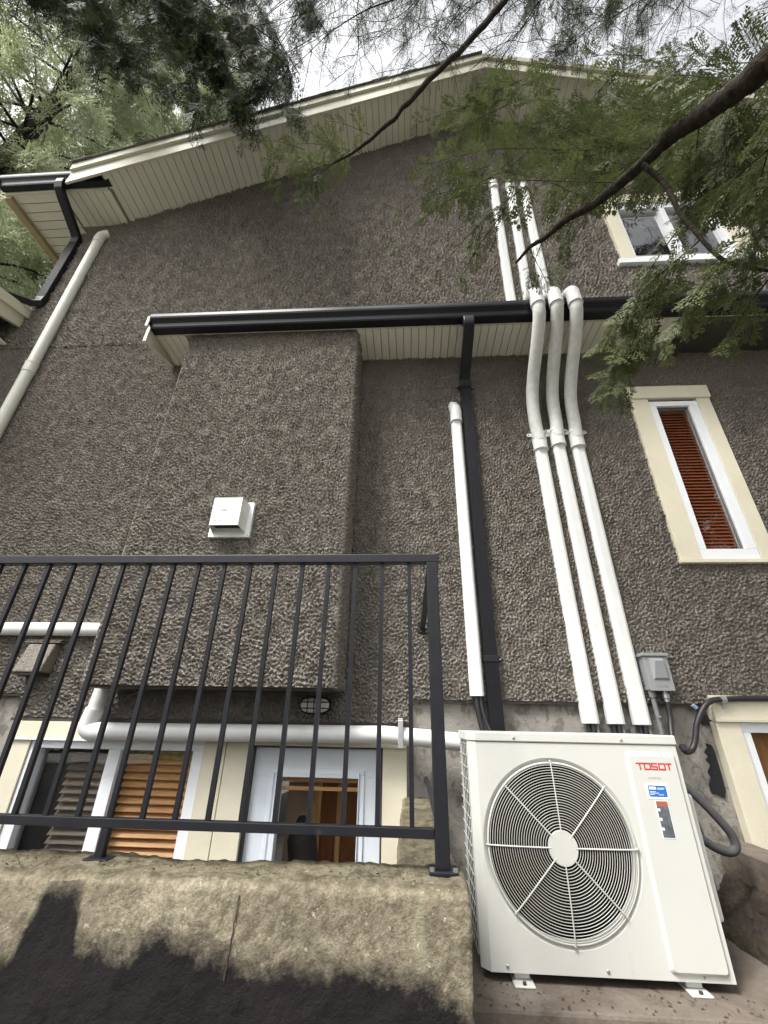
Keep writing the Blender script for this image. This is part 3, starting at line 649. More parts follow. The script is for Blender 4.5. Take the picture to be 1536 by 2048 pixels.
cb = MB(); cb.tube(cr([(.430, 2.965, .22), (.430, 2.962, .10), (.455, 2.955, -.05), (.50, 2.93, -.14), (.53, 2.90, -.25)]), .017, 10).tube(cr([(.46, 2.965, .22), (.458, 2.96, .1), (.48, 2.95, 0), (.515, 2.93, -.09), (.55, 2.9, -.2)]), .014, 10); cb.build('cable', M['cable'], t)
t = thing('drain_pipe', 'long ivory plastic pipe running up the left part of the wall', 'pipe', (-3.83, 2.95, -.4))
MB().tube([(-3.835, 2.943, -1.2), (-3.835, 2.943, 5.33)], .052, 20).build('pipe', M['ivory'], t)
MB().tube([(-3.835, 2.943, 3.10), (-3.835, 2.943, 3.22)], .057, 20).tube([(-3.835, 2.943, 3.215), (-3.835, 2.943, 3.225)], .060, 20).build('coupling', M['ivory'], t)
MB().tube([(-3.835, 2.943, 5.27), (-3.835, 2.943, 5.36), (-3.828, 2.945, 5.42), (-3.80, 2.955, 5.47), (-3.77, 2.965, 5.49)], [.058, .058, .056, .052, .052], 20).build('cap', M['ivory'], t)
t = thing('conduit_pipe', 'short white horizontal pipe behind the railing, ending at the bay side', 'pipe', (-2.6, 2.95, .57))
MB().tube([(-4.6, 2.952, .565), (-2.012, 2.952, .56)], .047, 20).build('pipe', M['white'], t)
t = thing('drain_pipe', 'white drain pipe crossing above the basement door and bending up under the bay', 'pipe', (-2.04, 2.9, -.08))
MB().tube([(-2.02, 2.88, .17), (-2.035, 2.88, .0)], .048, 20).build('pipe', M['white'], t)
MB().tube(cr([(-2.033, 2.88, .045), (-2.045, 2.88, -.03), (-2.04, 2.88, -.065), (-2.0, 2.88, -.085), (-1.93, 2.88, -.085)], 5), .056, 22).build('elbow', M['white'], t)
MB().tube([(-1.99, 2.88, -.083), (-.15, 2.88, -.070), (.10, 2.875, -.085), (.60, 2.86, -.125)], .049, 20).build('pipe', M['white'], t)
MB().box(-.072, -.040, 2.822, 2.83, -.14, .012).box(-.072, -.040, 2.822, 2.98, .012, .020).build('strap', M['alu'], t, bevel=.004)

# ------------------------------------------------------------------ fixtures
t = thing('vent_hood', 'white exhaust vent hood on the stucco bay', 'vent', (-1.25, 2.655, 1.2))
MB().box(-1.398, -1.105, 2.612, 2.6555, 1.132, 1.402).build('flange', M['whiteframe'], t, bevel=.002)
hm = MB(); y0, y1 = 2.515, 2.6125
hm.add([(-1.357, y0, 1.18), (-1.155, y0, 1.18), (-1.155, y0, 1.392), (-1.357, y0, 1.392), (-1.372, y1, 1.16), (-1.135, y1, 1.16), (-1.135, y1, 1.385), (-1.372, y1, 1.385), (-1.345, y0 + .02, 1.40), (-1.165, y0 + .02, 1.40)],
       [(0, 1, 2, 3), (1, 5, 6, 2), (4, 0, 3, 7), (3, 2, 9, 8), (8, 9, 6, 7)])
hd = hm.build('hood', simple('weathered_white_plastic', (.70, .70, .64), .45, var=.08, vs=14, dirt=((.30, .28, .24), 8, .6)), t)
sm = hd.modifiers.new('s', 'SOLIDIFY'); sm.thickness = .004
MB().box(-1.35, -1.155, 2.55, 2.611, 1.20, 1.205).build('damper', M['dark'], t)
for a, b, c, d in ((-1.29, -1.255, 1.300, 1.303), (-1.30, -1.25, 1.290, 1.294), (-1.22, -1.20, 1.262, 1.266), (-1.33, -1.31, 1.215, 1.219), (-1.295, -1.275, 1.215, 1.219)):
    MB().box(a, b, 2.5135, 2.5146, c, d).build('print_mark', M['print'], t)
for x in (-1.385, -1.118):
    MB().disc_y(x, 1.145, 2.608, 2.613, .005, 8).build('screw', M['screw'], t)
t = thing('vent_hood', 'stucco-coated vent hood on the wall behind the railing at the left', 'vent', (-2.6, 3.0, .3))
MB().prism_x([(2.87, .262), (2.985, .262), (YW, .46), (2.93, .455)], -2.70, -2.50).build('hood', M['stucco'], t, bevel=.01)
MB().box(-2.69, -2.51, 2.880, 2.99, .245, .2615).build('opening', M['dark'], t)
MB().box(-2.73, -2.47, 2.925, YW, .463, .470).box(-2.73, -2.47, 2.94, YW, .478, .484).build('flashing', M['stucco'], t)
t = thing('wall_light', 'oval caged bulkhead light on a brown plate under the bay', 'light', (-.61, 2.98, .1))
MB().box(-.745, -.488, 2.985, YW, .012, .150).build('plate', M['darkbrown'], t, bevel=.003)
def oval(mb, y0, y1, a, b, cx=-.612, cz=.088, n=32):
    P = []
    for k in range(n):
        th = 2 * math.pi * k / n; c, s = math.cos(th), math.sin(th)
        P.append((cx + math.copysign(abs(c) ** .65, c) * a, cz + math.copysign(abs(s) ** .8, s) * b))
    return mb.prism_y(P, y0, y1), P
mb, P = oval(MB(), 2.955, 2.985, .104, .052); mb.build('rim', M['black_al'], t, bevel=.004)
mb, P = oval(MB(), 2.925, 2.956, .092, .044); mb.build('lens', M['lamp_glass'], t, bevel=.016, seg=4)
cg = MB()
for x in (-.655, -.612, -.570): cg.tube(cr([(x, 2.955, .138), (x, 2.918, .125), (x, 2.912, .088), (x, 2.918, .05), (x, 2.955, .038)], 4), .0032, 6)
for z in (.070, .106): cg.tube(cr([(-.713, 2.955, z), (-.69, 2.918, z), (-.612, 2.911, z), (-.535, 2.918, z), (-.511, 2.955, z)], 4), .0032, 6)
cg.build('cage', M['black_al'], t)
# disconnect box
t = thing('disconnect_box', 'grey electrical disconnect box on the wall above the fan unit', 'electrical box', (1.57, 2.95, .3))
MB().box(1.50, 1.640, 2.905, YW, .205, .405).build('body', M['greybox'], t, bevel=.004)
MB().box(1.488, 1.652, 2.885, YW, .4052, .425).build('hood', M['greybox'], t, bevel=.003)
cv = MB(); cv.box(1.497, 1.643, 2.896, 2.905, .200, .404)
cv.build('cover', M['greybox'], t, bevel=.002)
MB().add([(1.527, 2.896, .395), (1.615, 2.896, .395), (1.625, 2.896, .262), (1.527, 2.896, .262), (1.552, 2.872, .375), (1.605, 2.872, .375), (1.613, 2.885, .275), (1.535, 2.885, .275)],
   [(4, 5, 6, 7), (0, 1, 5, 4), (1, 2, 6, 5), (2, 3, 7, 6), (3, 0, 4, 7)]).build('handle', M['greybox'], t)
MB().tube([(1.523, 2.95, .205), (1.523, 2.95, .165)], .020, 14).build('hub', M['greytube'], t); MB().tube([(1.523, 2.95, .18), (1.528, 2.955, -.2)], .014, 12).build('conduit', M['greytube'], t)
MB().tube([(1.597, 2.94, .205), (1.597, 2.94, .19), (1.597, 2.94, .185), (1.597, 2.94, .16), (1.597, 2.94, .155), (1.597, 2.94, .135)], [.014, .014, .021, .021, .015, .015], 10, smooth=False).build('connector', M['alu'], t)
MB().box(1.512, 1.534, 2.93, 2.936, .050, .062).build('strap', M['alu'], t)
gr = thing('x2', '', ''); bpy.data.objects.remove(gr)
text_obj('NEMA', .028, (1.57, 2.8955, .218), simple('embossed_grey', (.22, .23, .23), .4), t, 'embossed_letters')
c1 = MB().tube(cr([(1.597, 2.94, .14), (1.592, 2.94, .06), (1.575, 2.93, .0), (1.555, 2.91, -.06), (1.53, 2.88, -.12), (1.49, 2.84, -.24)]), .0155, 10).build('power_cable', M['cable'])
tag(c1, 'black cable dropping from the grey electrical box behind the fan unit', 'cable')
k = [(1.56, 2.82, -.10), (1.592, 2.90, -.105), (1.625, 2.93, -.128), (1.665, 2.94, -.118), (1.70, 2.94, -.07), (1.735, 2.935, .02), (1.79, 2.93, .10), (1.85, 2.93, .146), (1.95, 2.94, .160), (2.2, 2.945, .167), (3.2, 2.945, .17)]
c2 = MB().tube(cr(k), .0165, 12).build('looping_cable', M['cable']); tag(c2, 'black cable looping up over the cream head of the right basement window', 'cable')
cc = MB().tube([(1.915, 2.935, .155), (1.945, 2.937, .160)], .021, 12).box(1.925, 1.94, 2.94, 2.962, .11, .14).build('cable_clip', M['alu'], c2)
h1 = MB().tube(cr([(1.38, 2.72, -.22), (1.45, 2.72, -.275), (1.52, 2.71, -.35), (1.58, 2.70, -.43), (1.613, 2.70, -.485), (1.612, 2.70, -.53), (1.575, 2.70, -.548), (1.51, 2.70, -.53), (1.44, 2.70, -.485), (1.36, 2.70, -.44)]), .021, 14).build('drain_hose', M['dkrubber'])
tag(h1, 'grey insulated hose looping out to the right of the fan unit', 'hose')
h2 = MB().tube(cr([(1.37, 2.76, -.26), (1.45, 2.80, -.33), (1.50, 2.82, -.44), (1.50, 2.80, -.52), (1.44, 2.78, -.56), (1.35, 2.75, -.56)]), .028, 14).build('refrigerant_hose', M['cable'])
tag(h2, 'thick black insulated hose curled close behind the right side of the fan unit', 'hose')
bl = MB().tube([at(1384, 1409, 2.985), at(1396, 1419, 2.985), at(1410, 1432, 2.99)], .012, 8).build('cable_stub', M['cable']); tag(bl, 'short cut cable poking out of the concrete beside the cream trim', 'cable')
MB().tube([at(1385, 1410, 2.975), at(1393, 1417, 2.975)], .0135, 8).build('tape', simple('blue_tape', (.25, .33, .42), .5), bl)

# ------------------------------------------------------------------ railing
rl = thing('railing', 'black metal railing standing on the concrete parapet', 'railing', (-.8, 1.6, PZ))
YR = 1.6
MB().box(-4.1, .121, YR - .019, YR + .019, .571, .606).build('top_rail', M['rail'], rl, bevel=.003)
MB().box(-4.1, .071, YR - .014, YR + .014, -.317, -.291).build('bottom_rail', M['rail'], rl, bevel=.002)
MB().box(.072, .116, YR - .022, YR + .022, PZ + .012, .5695).build('post', M['rail'], rl, bevel=.003)
MB().box(.052, .138, YR - .040, YR + .040, PZ + .0, PZ + .0125).build('base_plate', M['rail'], rl, bevel=.003)
for dx in (-.034, .034):
    MB().tube([(.095 + dx, YR - .032, PZ + .012), (.095 + dx, YR - .032, PZ + .02)], .008, 6, smooth=False).build('bolt', M['screw'], rl)
x = .0035
while x > -4.0:
    MB().box(x - .0075, x + .0075, YR - .0075, YR + .0075, -.292, .572).build('baluster', M['rail'], rl); x -= .1085
MB().box(-.985, -.960, YR - .012, YR + .012, PZ, -.3175).box(-1.01, -.93, YR - .03, YR + .03, PZ, PZ + .008).build('foot', M['rail'], rl, bevel=.002)
# return rail towards the house
MB().box(.078, .110, YR + .0195, 2.98, .575, .603).build('return_rail', M['rail'], rl, bevel=.003)
MB().box(.084, .104, YR + .0225, 2.98, -.315, -.292).build('return_bottom_rail', M['rail'], rl, bevel=.002)
MB().box(.06, .13, 2.981, 2.9995, .55, .63).build('wall_bracket', M['rail'], rl, bevel=.003)

# ------------------------------------------------------------------ fan unit
ac = thing('outdoor_fan_unit', 'ivory heat pump outdoor unit with a large round fan grille', 'heat pump', (.75, 2.45, -.90))
AX0, AX1, AZ0, AZ1, AY0, AY1 = .275, 1.228, -.868, -.035, 2.29, 2.66
FX, FZ, FR = .645, -.467, .312
fr = MB()
# front panel with round hole; chamfered left corner
N = 96; inner = []; outer = []
for k in range(N):
    th = 2 * math.pi * k / N; c, s = math.cos(th), math.sin(th); inner.append((FX + FR * c, FZ + FR * s))
    tx = ((AX1 - FX) / c if c > 1e-9 else ((AX0 + .035 - FX) / c if c < -1e-9 else 1e9)); tz = ((AZ1 - .04 - FZ) / s if s > 1e-9 else ((AZ0 - FZ) / s if s < -1e-9 else 1e9)); tt = min(tx, tz)
    outer.append((FX + tt * c, FZ + tt * s))
mid = [(FX + (FR + .018) * math.cos(2 * math.pi * k / N), FZ + (FR + .018) * math.sin(2 * math.pi * k / N)) for k in range(N)]
vs = [(x, AY0, z) for x, z in outer] + [(x, AY0, z) for x, z in mid] + [(x, AY0 + .012, z) for x, z in inner] + [(x, AY0 + .05, z) for x, z in inner]
corners = [(AX0 + .035, AZ0), (AX1, AZ0), (AX1, AZ1 - .04), (AX0 + .035, AZ1 - .04)]
fs = []
for a in range(3):
    for k in range(N): fs.append((a * N + k, a * N + (k + 1) % N, (a + 1) * N + (k + 1) % N, (a + 1) * N + k))
fr.add(vs, fs)
for cx, cz in corners:   # fill corner triangles
    ang = math.atan2(cz - FZ, cx - FX) % (2 * math.pi); k = int(ang / (2 * math.pi) * N); a, b = outer[k], outer[(k + 1) % N]
    fr.add([(a[0], AY0, a[1]), (cx, AY0, cz), (b[0], AY0, b[1])], [(0, 1, 2)])
fr.add([(AX0, AY0 + .035, AZ0), (AX0 + .035, AY0, AZ0), (AX0 + .035, AY0, AZ1 - .04), (AX0, AY0 + .035, AZ1 - .04)], [(0, 1, 2, 3)])
fp = fr.build('front_panel', M['acbody'], ac)
bd = MB(); bd.box(AX1 - .02, AX1, AY0 + .0005, AY1, AZ0, AZ1 - .04); bd.box(AX0 + .005, AX1, AY1, AY1 + .01, AZ0, AZ1 - .04); bd.box(AX0 + .036, AX1 - .001, AY0 + .012, AY1, AZ0, AZ0 + .02)
bd.box(AX0, AX0 + .012, AY0 + .0355, AY0 + .06, AZ0, AZ1 - .04)
bd.build('cabinet', M['acbody'], ac)
tp = MB(); q = .006
tpo = [(AX0 - q, AY0 + .035), (AX0 + .033, AY0 - q), (AX1 + q, AY0 - q), (AX1 + q, AY1 + q), (AX0 - q, AY1 + q)]
n = len(tpo); tp.add([(x, y, AZ1 - .0385) for x, y in tpo] + [(x, y, AZ1) for x, y in tpo], [tuple(range(n))[::-1], tuple(range(n, 2 * n))] + [(i, (i + 1) % n, n + (i + 1) % n, n + i) for i in range(n)])
tp.build('top_cover', M['acbody'], ac, bevel=.004)
MB().box(AX0 + .034, AX1, AY0 - .0012, AY0 + .004, AZ1 - .0415, AZ1 - .039).build('seam', M['greytube'], ac)
# dark inside, fan
MB().add([(AX0 + .02, AY0 + .30, AZ0 + .03), (AX1 - .03, AY0 + .30, AZ0 + .03), (AX1 - .03, AY0 + .30, AZ1 - .05), (AX0 + .02, AY0 + .30, AZ1 - .05)], [(0, 1, 2, 3)]).build('inner_wall', M['acdark'], ac)
MB().tube([(FX, AY0 + .05, FZ), (FX, AY0 + .12, FZ)], [FR + .002, FR - .01], 64, cap=False).build('shroud', M['acdark'], ac)
fan = MB()
for b in range(3):
    a0 = R(20 + 120 * b); rows = []
    for i in range(9):
        r = .06 + .225 * i / 8; sw = a0 - .5 * i / 8
        rows.append([(FX + r * math.cos(sw + wv), AY0 + .17 - .09 * (wv / 1.3), FZ + r * math.sin(sw + wv)) for wv in [j * 1.3 / 6 for j in range(7)]])
    vs = [p for rw in rows for p in rw]; fan.add(vs, [(i * 7 + j, i * 7 + j + 1, (i + 1) * 7 + j + 1, (i + 1) * 7 + j) for i in range(8) for j in range(6)], True)
fan.tube([(FX, AY0 + .07, FZ), (FX, AY0 + .22, FZ)], .062, 24)
fan.build('fan', simple('fan_grey', (.006, .006, .007), .7, spec=.1), ac)
# grille: rings, spokes, hub
def dome(r): return AY0 - .004 - .020 * max(0, 1 - (r / FR) ** 2) ** .6
g = MB(); nr = 25
for i in range(nr):
    r = .062 + (FR - .010 - .062) * i / (nr - 1); m = 72 if r > .15 else 44
    g.tube([(FX + r * math.cos(2 * math.pi * k / m), dome(r), FZ + r * math.sin(2 * math.pi * k / m)) for k in range(m + 1)], .0013, 5, cap=False, up=(0, -1, 0))
gr_ = g.build('grille', M['acgrille'], ac, fix=False)
sp_ = MB()
for k in range(8):
    a = R(45 * k); sp_.tube([(FX + r * math.cos(a), dome(r) - .0035, FZ + r * math.sin(a)) for r in (.05, .12, .2, .26, .30, FR + .006)], .003, 6)
sp_.build('grille_spokes', M['acgrille'], gr_)
MB().tube([(FX, dome(0) - .004, FZ), (FX, dome(0) + .006, FZ)], .0605, 40, smooth=False).build('hub_cap', M['acgrille'], gr_, bevel=.003)
g = MB(); m = 96
g.tube([(FX + (FR - .002) * math.cos(2 * math.pi * k / m), AY0 - .003, FZ + (FR - .002) * math.sin(2 * math.pi * k / m)) for k in range(m + 1)], .0045, 8, cap=False, up=(0, -1, 0)); g.build('grille_rim', M['acgrille'], gr_, fix=False)
def screw(x, z, y=AY0, r=.0062):
    MB().tube([(x, y - .004, z), (x, y - .003, z), (x, y + .002, z)], [.6 * r, r, r], 12).build('screw', M['screw'], ac)
for a in (0, 90, 180, 270): screw(FX + (FR + .004) * math.cos(R(a)), FZ + (FR + .004) * math.sin(R(a)), AY0 - .006)
for x in (.374, .758, 1.112): screw(x, AZ0 + .018)
for x in (.49, .985): screw(x, AZ1 - .022, AY0 - q)
# raised service panel
def rrect(x0, x1, z0, z1, r, n=5):
    P = []
    for cx, cz, a0 in ((x1 - r, z0 + r, -90), (x1 - r, z1 - r, 0), (x0 + r, z1 - r, 90), (x0 + r, z0 + r, 180)):
        for i in range(n + 1): a = R(a0 + 90 * i / n); P.append((cx + r * math.cos(a), cz + r * math.sin(a)))
    return P
Pa = rrect(.990, 1.213, -.850, -.104, .018); Pb = rrect(1.003, 1.202, -.838, -.121, .012); n = len(Pa)
sp2 = MB(); sp2.add([(x, AY0 - .0005, z) for x, z in Pa] + [(x, AY0 - .013, z) for x, z in Pb], [(i, (i + 1) % n, n + (i + 1) % n, n + i) for i in range(n)] + [tuple(range(n, 2 * n))])
svc = sp2.build('service_panel', M['acbody'], ac); YP = AY0 - .013
# brand lettering: squared red strokes
lt = MB(); lx, lz, lh, sw = 1.026, -.1745, .0275, .0052; y0, y1 = YP - .0012, YP + .0005
def bar(a, b, c, d): lt.box(lx + a, lx + b, y0, y1, lz + c, lz + d)
h = lh
bar(0, .034, h - sw, h); bar(.014, .014 + sw, 0, h - sw)                                   # T
o = .031
bar(o + .003, o + .033, 0, sw); bar(o + .003, o + .003 + sw, sw, h - sw); bar(o + .0035, o + .033, h - sw - .0001, h); bar(o + .033 - sw, o + .033, sw, h - sw)      # O
o = .066
bar(o, o + .028, h - sw, h); bar(o, o + sw, h * .5 + sw * .4, h - sw); bar(o, o + .028, h * .5 - sw * .6, h * .5 + sw * .4); bar(o + .028 - sw, o + .028, sw, h * .5 - sw * .6); bar(o, o + .028, 0, sw)   # S
o = .098
bar(o, o + .030, 0, sw); bar(o, o + sw, sw, h - sw); bar(o, o + .030, h - sw, h); bar(o + .030 - sw, o + .030, sw, h - sw)      # O
o = .125
bar(o + .005, o + .031, h - sw, h); bar(o + .016, o + .016 + sw, 0, h - sw)                 # T
lt.build('brand_letters', M['red'], svc)
text_obj('INVERTER', .0125, (1.095, YP - .0002, -.2105), M['print'], svc, 'small_letters', .0003)
st = MB().box(1.047, 1.142, YP - .0012, YP + .0002, -.284, -.226).build('energy_sticker', M['stickerw'], svc)
P_ = rrect(1.0555, 1.1335, -.276, -.2335, .006, 3); MB().prism_y(P_, YP - .0018, YP - .0013).build('sticker_field', M['blue'], st)
lx_ = MB().box(1.060, 1.089, YP - .0022, YP - .0019, -.2485, -.2385)
for i, (a, b, z) in enumerate(((1.094, 1.128, -.243), (1.094, 1.122, -.247), (1.060, 1.085, -.257), (1.060, 1.098, -.262), (1.060, 1.078, -.267), (1.095, 1.118, -.268))): lx_.box(a, b, YP - .0021, YP - .0019, z - .0009, z + .0009)
lx_.build('sticker_lines', M['stickerw'], st)
s2 = MB().box(1.073, 1.127, YP - .0012, YP + .0002, -.424, -.289).build('caution_sticker', M['stickerw'], svc)
MB().box(1.0755, 1.1245, YP - .0018, YP - .0013, -.421, -.310).build('sticker_field', M['stickerg'], s2); MB().box(1.0755, 1.1245, YP - .0018, YP - .0013, -.3095, -.2915).build('sticker_field', M['stickero'], s2)
ln = MB()
for z in (-.323, -.357, -.391): ln.box(1.077, 1.087, YP - .0022, YP - .0019, z - .005, z + .005)
ln.build('sticker_marks', M['stickerw'], s2)
# wire side with the coil, feet, valve cover
sg = MB(); yy = AY0 + .06
while yy < AY1: sg.tube([(AX0 - .002, yy, AZ0 + .03), (AX0 - .002, yy, AZ1 - .05)], .0018, 5); yy += .065
z = AZ0 + .03
while z < AZ1 - .045: sg.tube([(AX0 - .004, AY0 + .055, z), (AX0 - .004, AY1, z)], .0018, 5); z += .050
sg.build('side_guard', M['acgrille'], ac)
MB().box(AX0 + .012, AX0 + .03, AY0 + .0605, AY1 - .001, AZ0 + .02, AZ1 - .041).build('coil', M['fin'], ac)
for x in (.43, 1.08):
    MB().box(x - .04, x + .04, AY0 - .03, AY1 + .02, AZ0 - .032, AZ0 - .024).box(x - .03, x + .03, AY0 + .02, AY1, AZ0 - .024, AZ0 - .0002).build('foot', M['acgrille'], ac, bevel=.006)
    MB().tube([(x, AY0 - .018, AZ0 - .024), (x, AY0 - .018, AZ0 - .016)], .008, 6, smooth=False).build('bolt', M['darkbrown'], ac)
MB().box(AX1, AX1 + .045, AY0 + .045, AY1 - .05, AZ0 + .16, AZ0 + .60).build('valve_cover', M['acbody'], ac, bevel=.012)

# ------------------------------------------------------------------ cedar foliage
def frond(n_side, n_leaf, seed, thin=1., ll=1.):
    """flat feathery spray of unit length along +x, as quads (N,4,3)"""
    g = np.random.default_rng(seed); Q = []
    def strip(p, q, w):
        d = q - p; l = np.linalg.norm(d) + 1e-9; s = np.array([-d[1], d[0], 0]) / l * w
        m = p + d * .45
        Q.append([p, m - s + (0, 0, 0), q, m + s])
    def axis(t): return np.array([t, .03 * math.sin(t * 3 + seed), -.10 * t * t])
    for i in range(6): strip(axis(i / 6), axis((i + 1.15) / 6), .006 * thin)
    for i in range(n_side):
        t = .04 + .94 * (i + .5) / n_side; sd = 1 if i % 2 else -1; b = axis(t)
        L = (.40 * math.sin(math.pi * min(1, (t * .8 + .13))) + .05) * g.uniform(.8, 1.15); a = math.radians(g.uniform(38, 56)) * sd
        dr = np.array([math.cos(a), math.sin(a), g.uniform(-.35, .12)]); e = b + dr * L
        strip(b, e, .006 * thin)
        for k in range(n_leaf):
            u = .14 + .84 * (k + .5) / n_leaf; s2 = 1 if k % 2 else -1; p = b + dr * L * u + np.array([0, 0, -.03 * u * u])
            a2 = a + s2 * math.radians(g.uniform(32, 48)); l2 = .115 * (1.15 - u * .75) * g.uniform(.7, 1.2) * (.5 + L * 1.6) * ll
            strip(p, p + np.array([math.cos(a2), math.sin(a2), g.uniform(-.3, .25)]) * l2, .0088 * thin)
    return np.array(Q)
FR_FINE = [frond(13, 7, s, 2.7, 1.3) for s in range(5)]
FR_MED = [frond(13, 7, 20 + s, 2.) for s in range(5)]
FR_FAR = [frond(8, 5, 40 + s, 3.2) for s in range(5)]
FR_THIN = [frond(9, 5, 60 + s, 1.3) for s in range(5)]
class Leaves:
    def __init__(s): s.q = []
    def add(s, protos, P, D, Nn, L):
        """P positions, D directions, Nn approximate normals, L lengths; arrays"""
        P, D, Nn, L = map(np.asarray, (P, D, Nn, L)); D = D / np.linalg.norm(D, axis=1, keepdims=True)
        Y = np.cross(Nn, D); Y /= np.linalg.norm(Y, axis=1, keepdims=True) + 1e-9; Z = np.cross(D, Y)
        idx = rng.integers(0, len(protos), len(P))
        for k, pr in enumerate(protos):
            m = idx == k
            if not m.any(): continue
            Rm = np.stack([D[m], Y[m], Z[m]], axis=1) * L[m][:, None, None]        # rows = local axes
            s.q.append((np.einsum('qvi,nij->nqvj', pr, Rm) + P[m][:, None, None, :]).reshape(-1, 4, 3))
    def build(s, name, mat, parent):
        q = np.concatenate(s.q).astype(np.float32); n = len(q); me = bpy.data.meshes.new(name)
        me.vertices.add(n * 4); me.vertices.foreach_set('co', q.reshape(-1)); me.loops.add(n * 4); me.loops.foreach_set('vertex_index', np.arange(n * 4, dtype=np.int32))
        me.polygons.add(n); me.polygons.foreach_set('loop_start', np.arange(0, n * 4, 4, dtype=np.int32)); me.update(calc_edges=True); me.materials.append(mat)
        o = bpy.data.objects.new(name, me); COL.objects.link(o); o.parent = parent; o.matrix_parent_inverse = inv(parent); print(name, n, 'quads'); return o
def nrm(n): 
    v = rng.normal(size=(n, 3)); return v / np.linalg.norm(v, axis=1, keepdims=True)
def along(path, n):
    P = np.array([tuple(p) for p in path]); d = np.r_[0, np.cumsum(np.linalg.norm(np.diff(P, axis=0), axis=1))]; t = np.sort(rng.uniform(0, d[-1], n))
    pos = np.stack([np.interp(t, d, P[:, i]) for i in range(3)], 1); t2 = np.minimum(t + .02 * d[-1], d[-1]); t1 = np.maximum(t - .02 * d[-1], 0)
    tan = np.stack([np.interp(t2, d, P[:, i]) - np.interp(t1, d, P[:, i]) for i in range(3)], 1); tan /= np.linalg.norm(tan, axis=1, keepdims=True) + 1e-9
    return pos, tan, t / d[-1]
def spray(lv, path, n, L, protos, droop=.5, spread=.9, out=.9, flat=.6):
    """fronds alternating along a twig, roughly in the twig's own hanging plane"""
    pos, tan, t = along(path, n); side = np.where(np.arange(n) % 2, 1., -1.)[:, None]
    lat = np.cross(tan, (0, 0, 1.)); lat /= np.linalg.norm(lat, axis=1, keepdims=True) + 1e-6
    D = tan * out + lat * side * spread * rng.uniform(.5, 1.2, (n, 1)) + np.array([0, 0, -1.]) * droop * rng.uniform(.4, 1.5, (n, 1)) + rng.normal(size=(n, 3)) * .18
    N = np.array([0, -.35, .9]) * flat + nrm(n) * (1 - flat) + lat * side * .25
    lv.add(protos, pos, D, N, L * (1.1 - .55 * t) * rng.uniform(.7, 1.25, n))

# near cedar: trunk just outside the frame to the right, limbs reaching in
cedar = thing('cedar_tree', 'western cedar whose limbs hang into the view from the upper right', 'tree', (4.2, -1.2, GZ))
tr = MB(); tp_ = cr([(4.2, -1.2, GZ), (4.15, -1.2, 1), (4.2, -1.2, 4), (4.15, -1.2, 9), (4.2, -1.2, 15)], 6)
tr.tube(tp_, [.36 - .011 * i for i in range(len(tp_))], 16); tr.build('trunk', M['bark'], cedar)
def limb(path, r0, r1, name='limb'):
    n = len(path); mb = MB(); P = [Vector(p) + noise.noise_vector(Vector(p) * 6) * r0 * .35 for p in path]
    mb.tube(P, [(r0 + (r1 - r0) * i / (n - 1)) * random.uniform(.95, 1.07) for i in range(n)], 10)
    mb.v = [tuple(Vector(v) + noise.noise_vector(Vector(v) * 40) * r0 * .07) for v in mb.v]; return mb.build(name, M['bark'], cedar), P
L1, P1 = limb(cr([(4.15, -1.2, 3.3), (2.4, .0, 2.8), at(1600, 60, .62), at(1500, 160, .72), at(1400, 235, .88), at(1300, 315, 1.05), at(1190, 405, 1.25), at(1100, 465, 1.42), at(1030, 522, 1.6)], 14), .064, .007)
L2, P2 = limb(cr([(4.15, -1.2, 7.5), (2.4, .2, 7.6), at(1080, -110, 1.5), at(1010, 0, 1.62), at(930, 90, 1.7), at(830, 190, 1.8), at(780, 245, 1.85), at(720, 295, 1.9), at(665, 330, 1.95)], 7), .05, .008)
L3, P3 = limb(cr([at(1285, 330, 1.06), at(1330, 370, 1.08), at(1370, 440, 1.10), at(1450, 520, 1.12), at(1560, 545, 1.12)], 7), .013, .006, 'limb')
lv = Leaves()
def twig(a, b, Y0, Y1, n, L, sag=.08, protos=FR_FINE, r=.003, lv_=None, tw=None, **k):
    A, B = at(a[0], a[1], Y0), at(b[0], b[1], Y1); m = (A + B) / 2 + Vector((0, 0, sag * (A - B).length)); path = cr([A, m, B], 7)
    if protos is FR_FINE: n, L = max(5, int(n * .78)), L * 1.25
    (tw or TW).tube(path, [r * (1.2 - .9 * i / (len(path) - 1)) for i in range(len(path))], 5, cap=False); spray(lv_ or lv, path, n, L, protos, **k)
TW = MB()
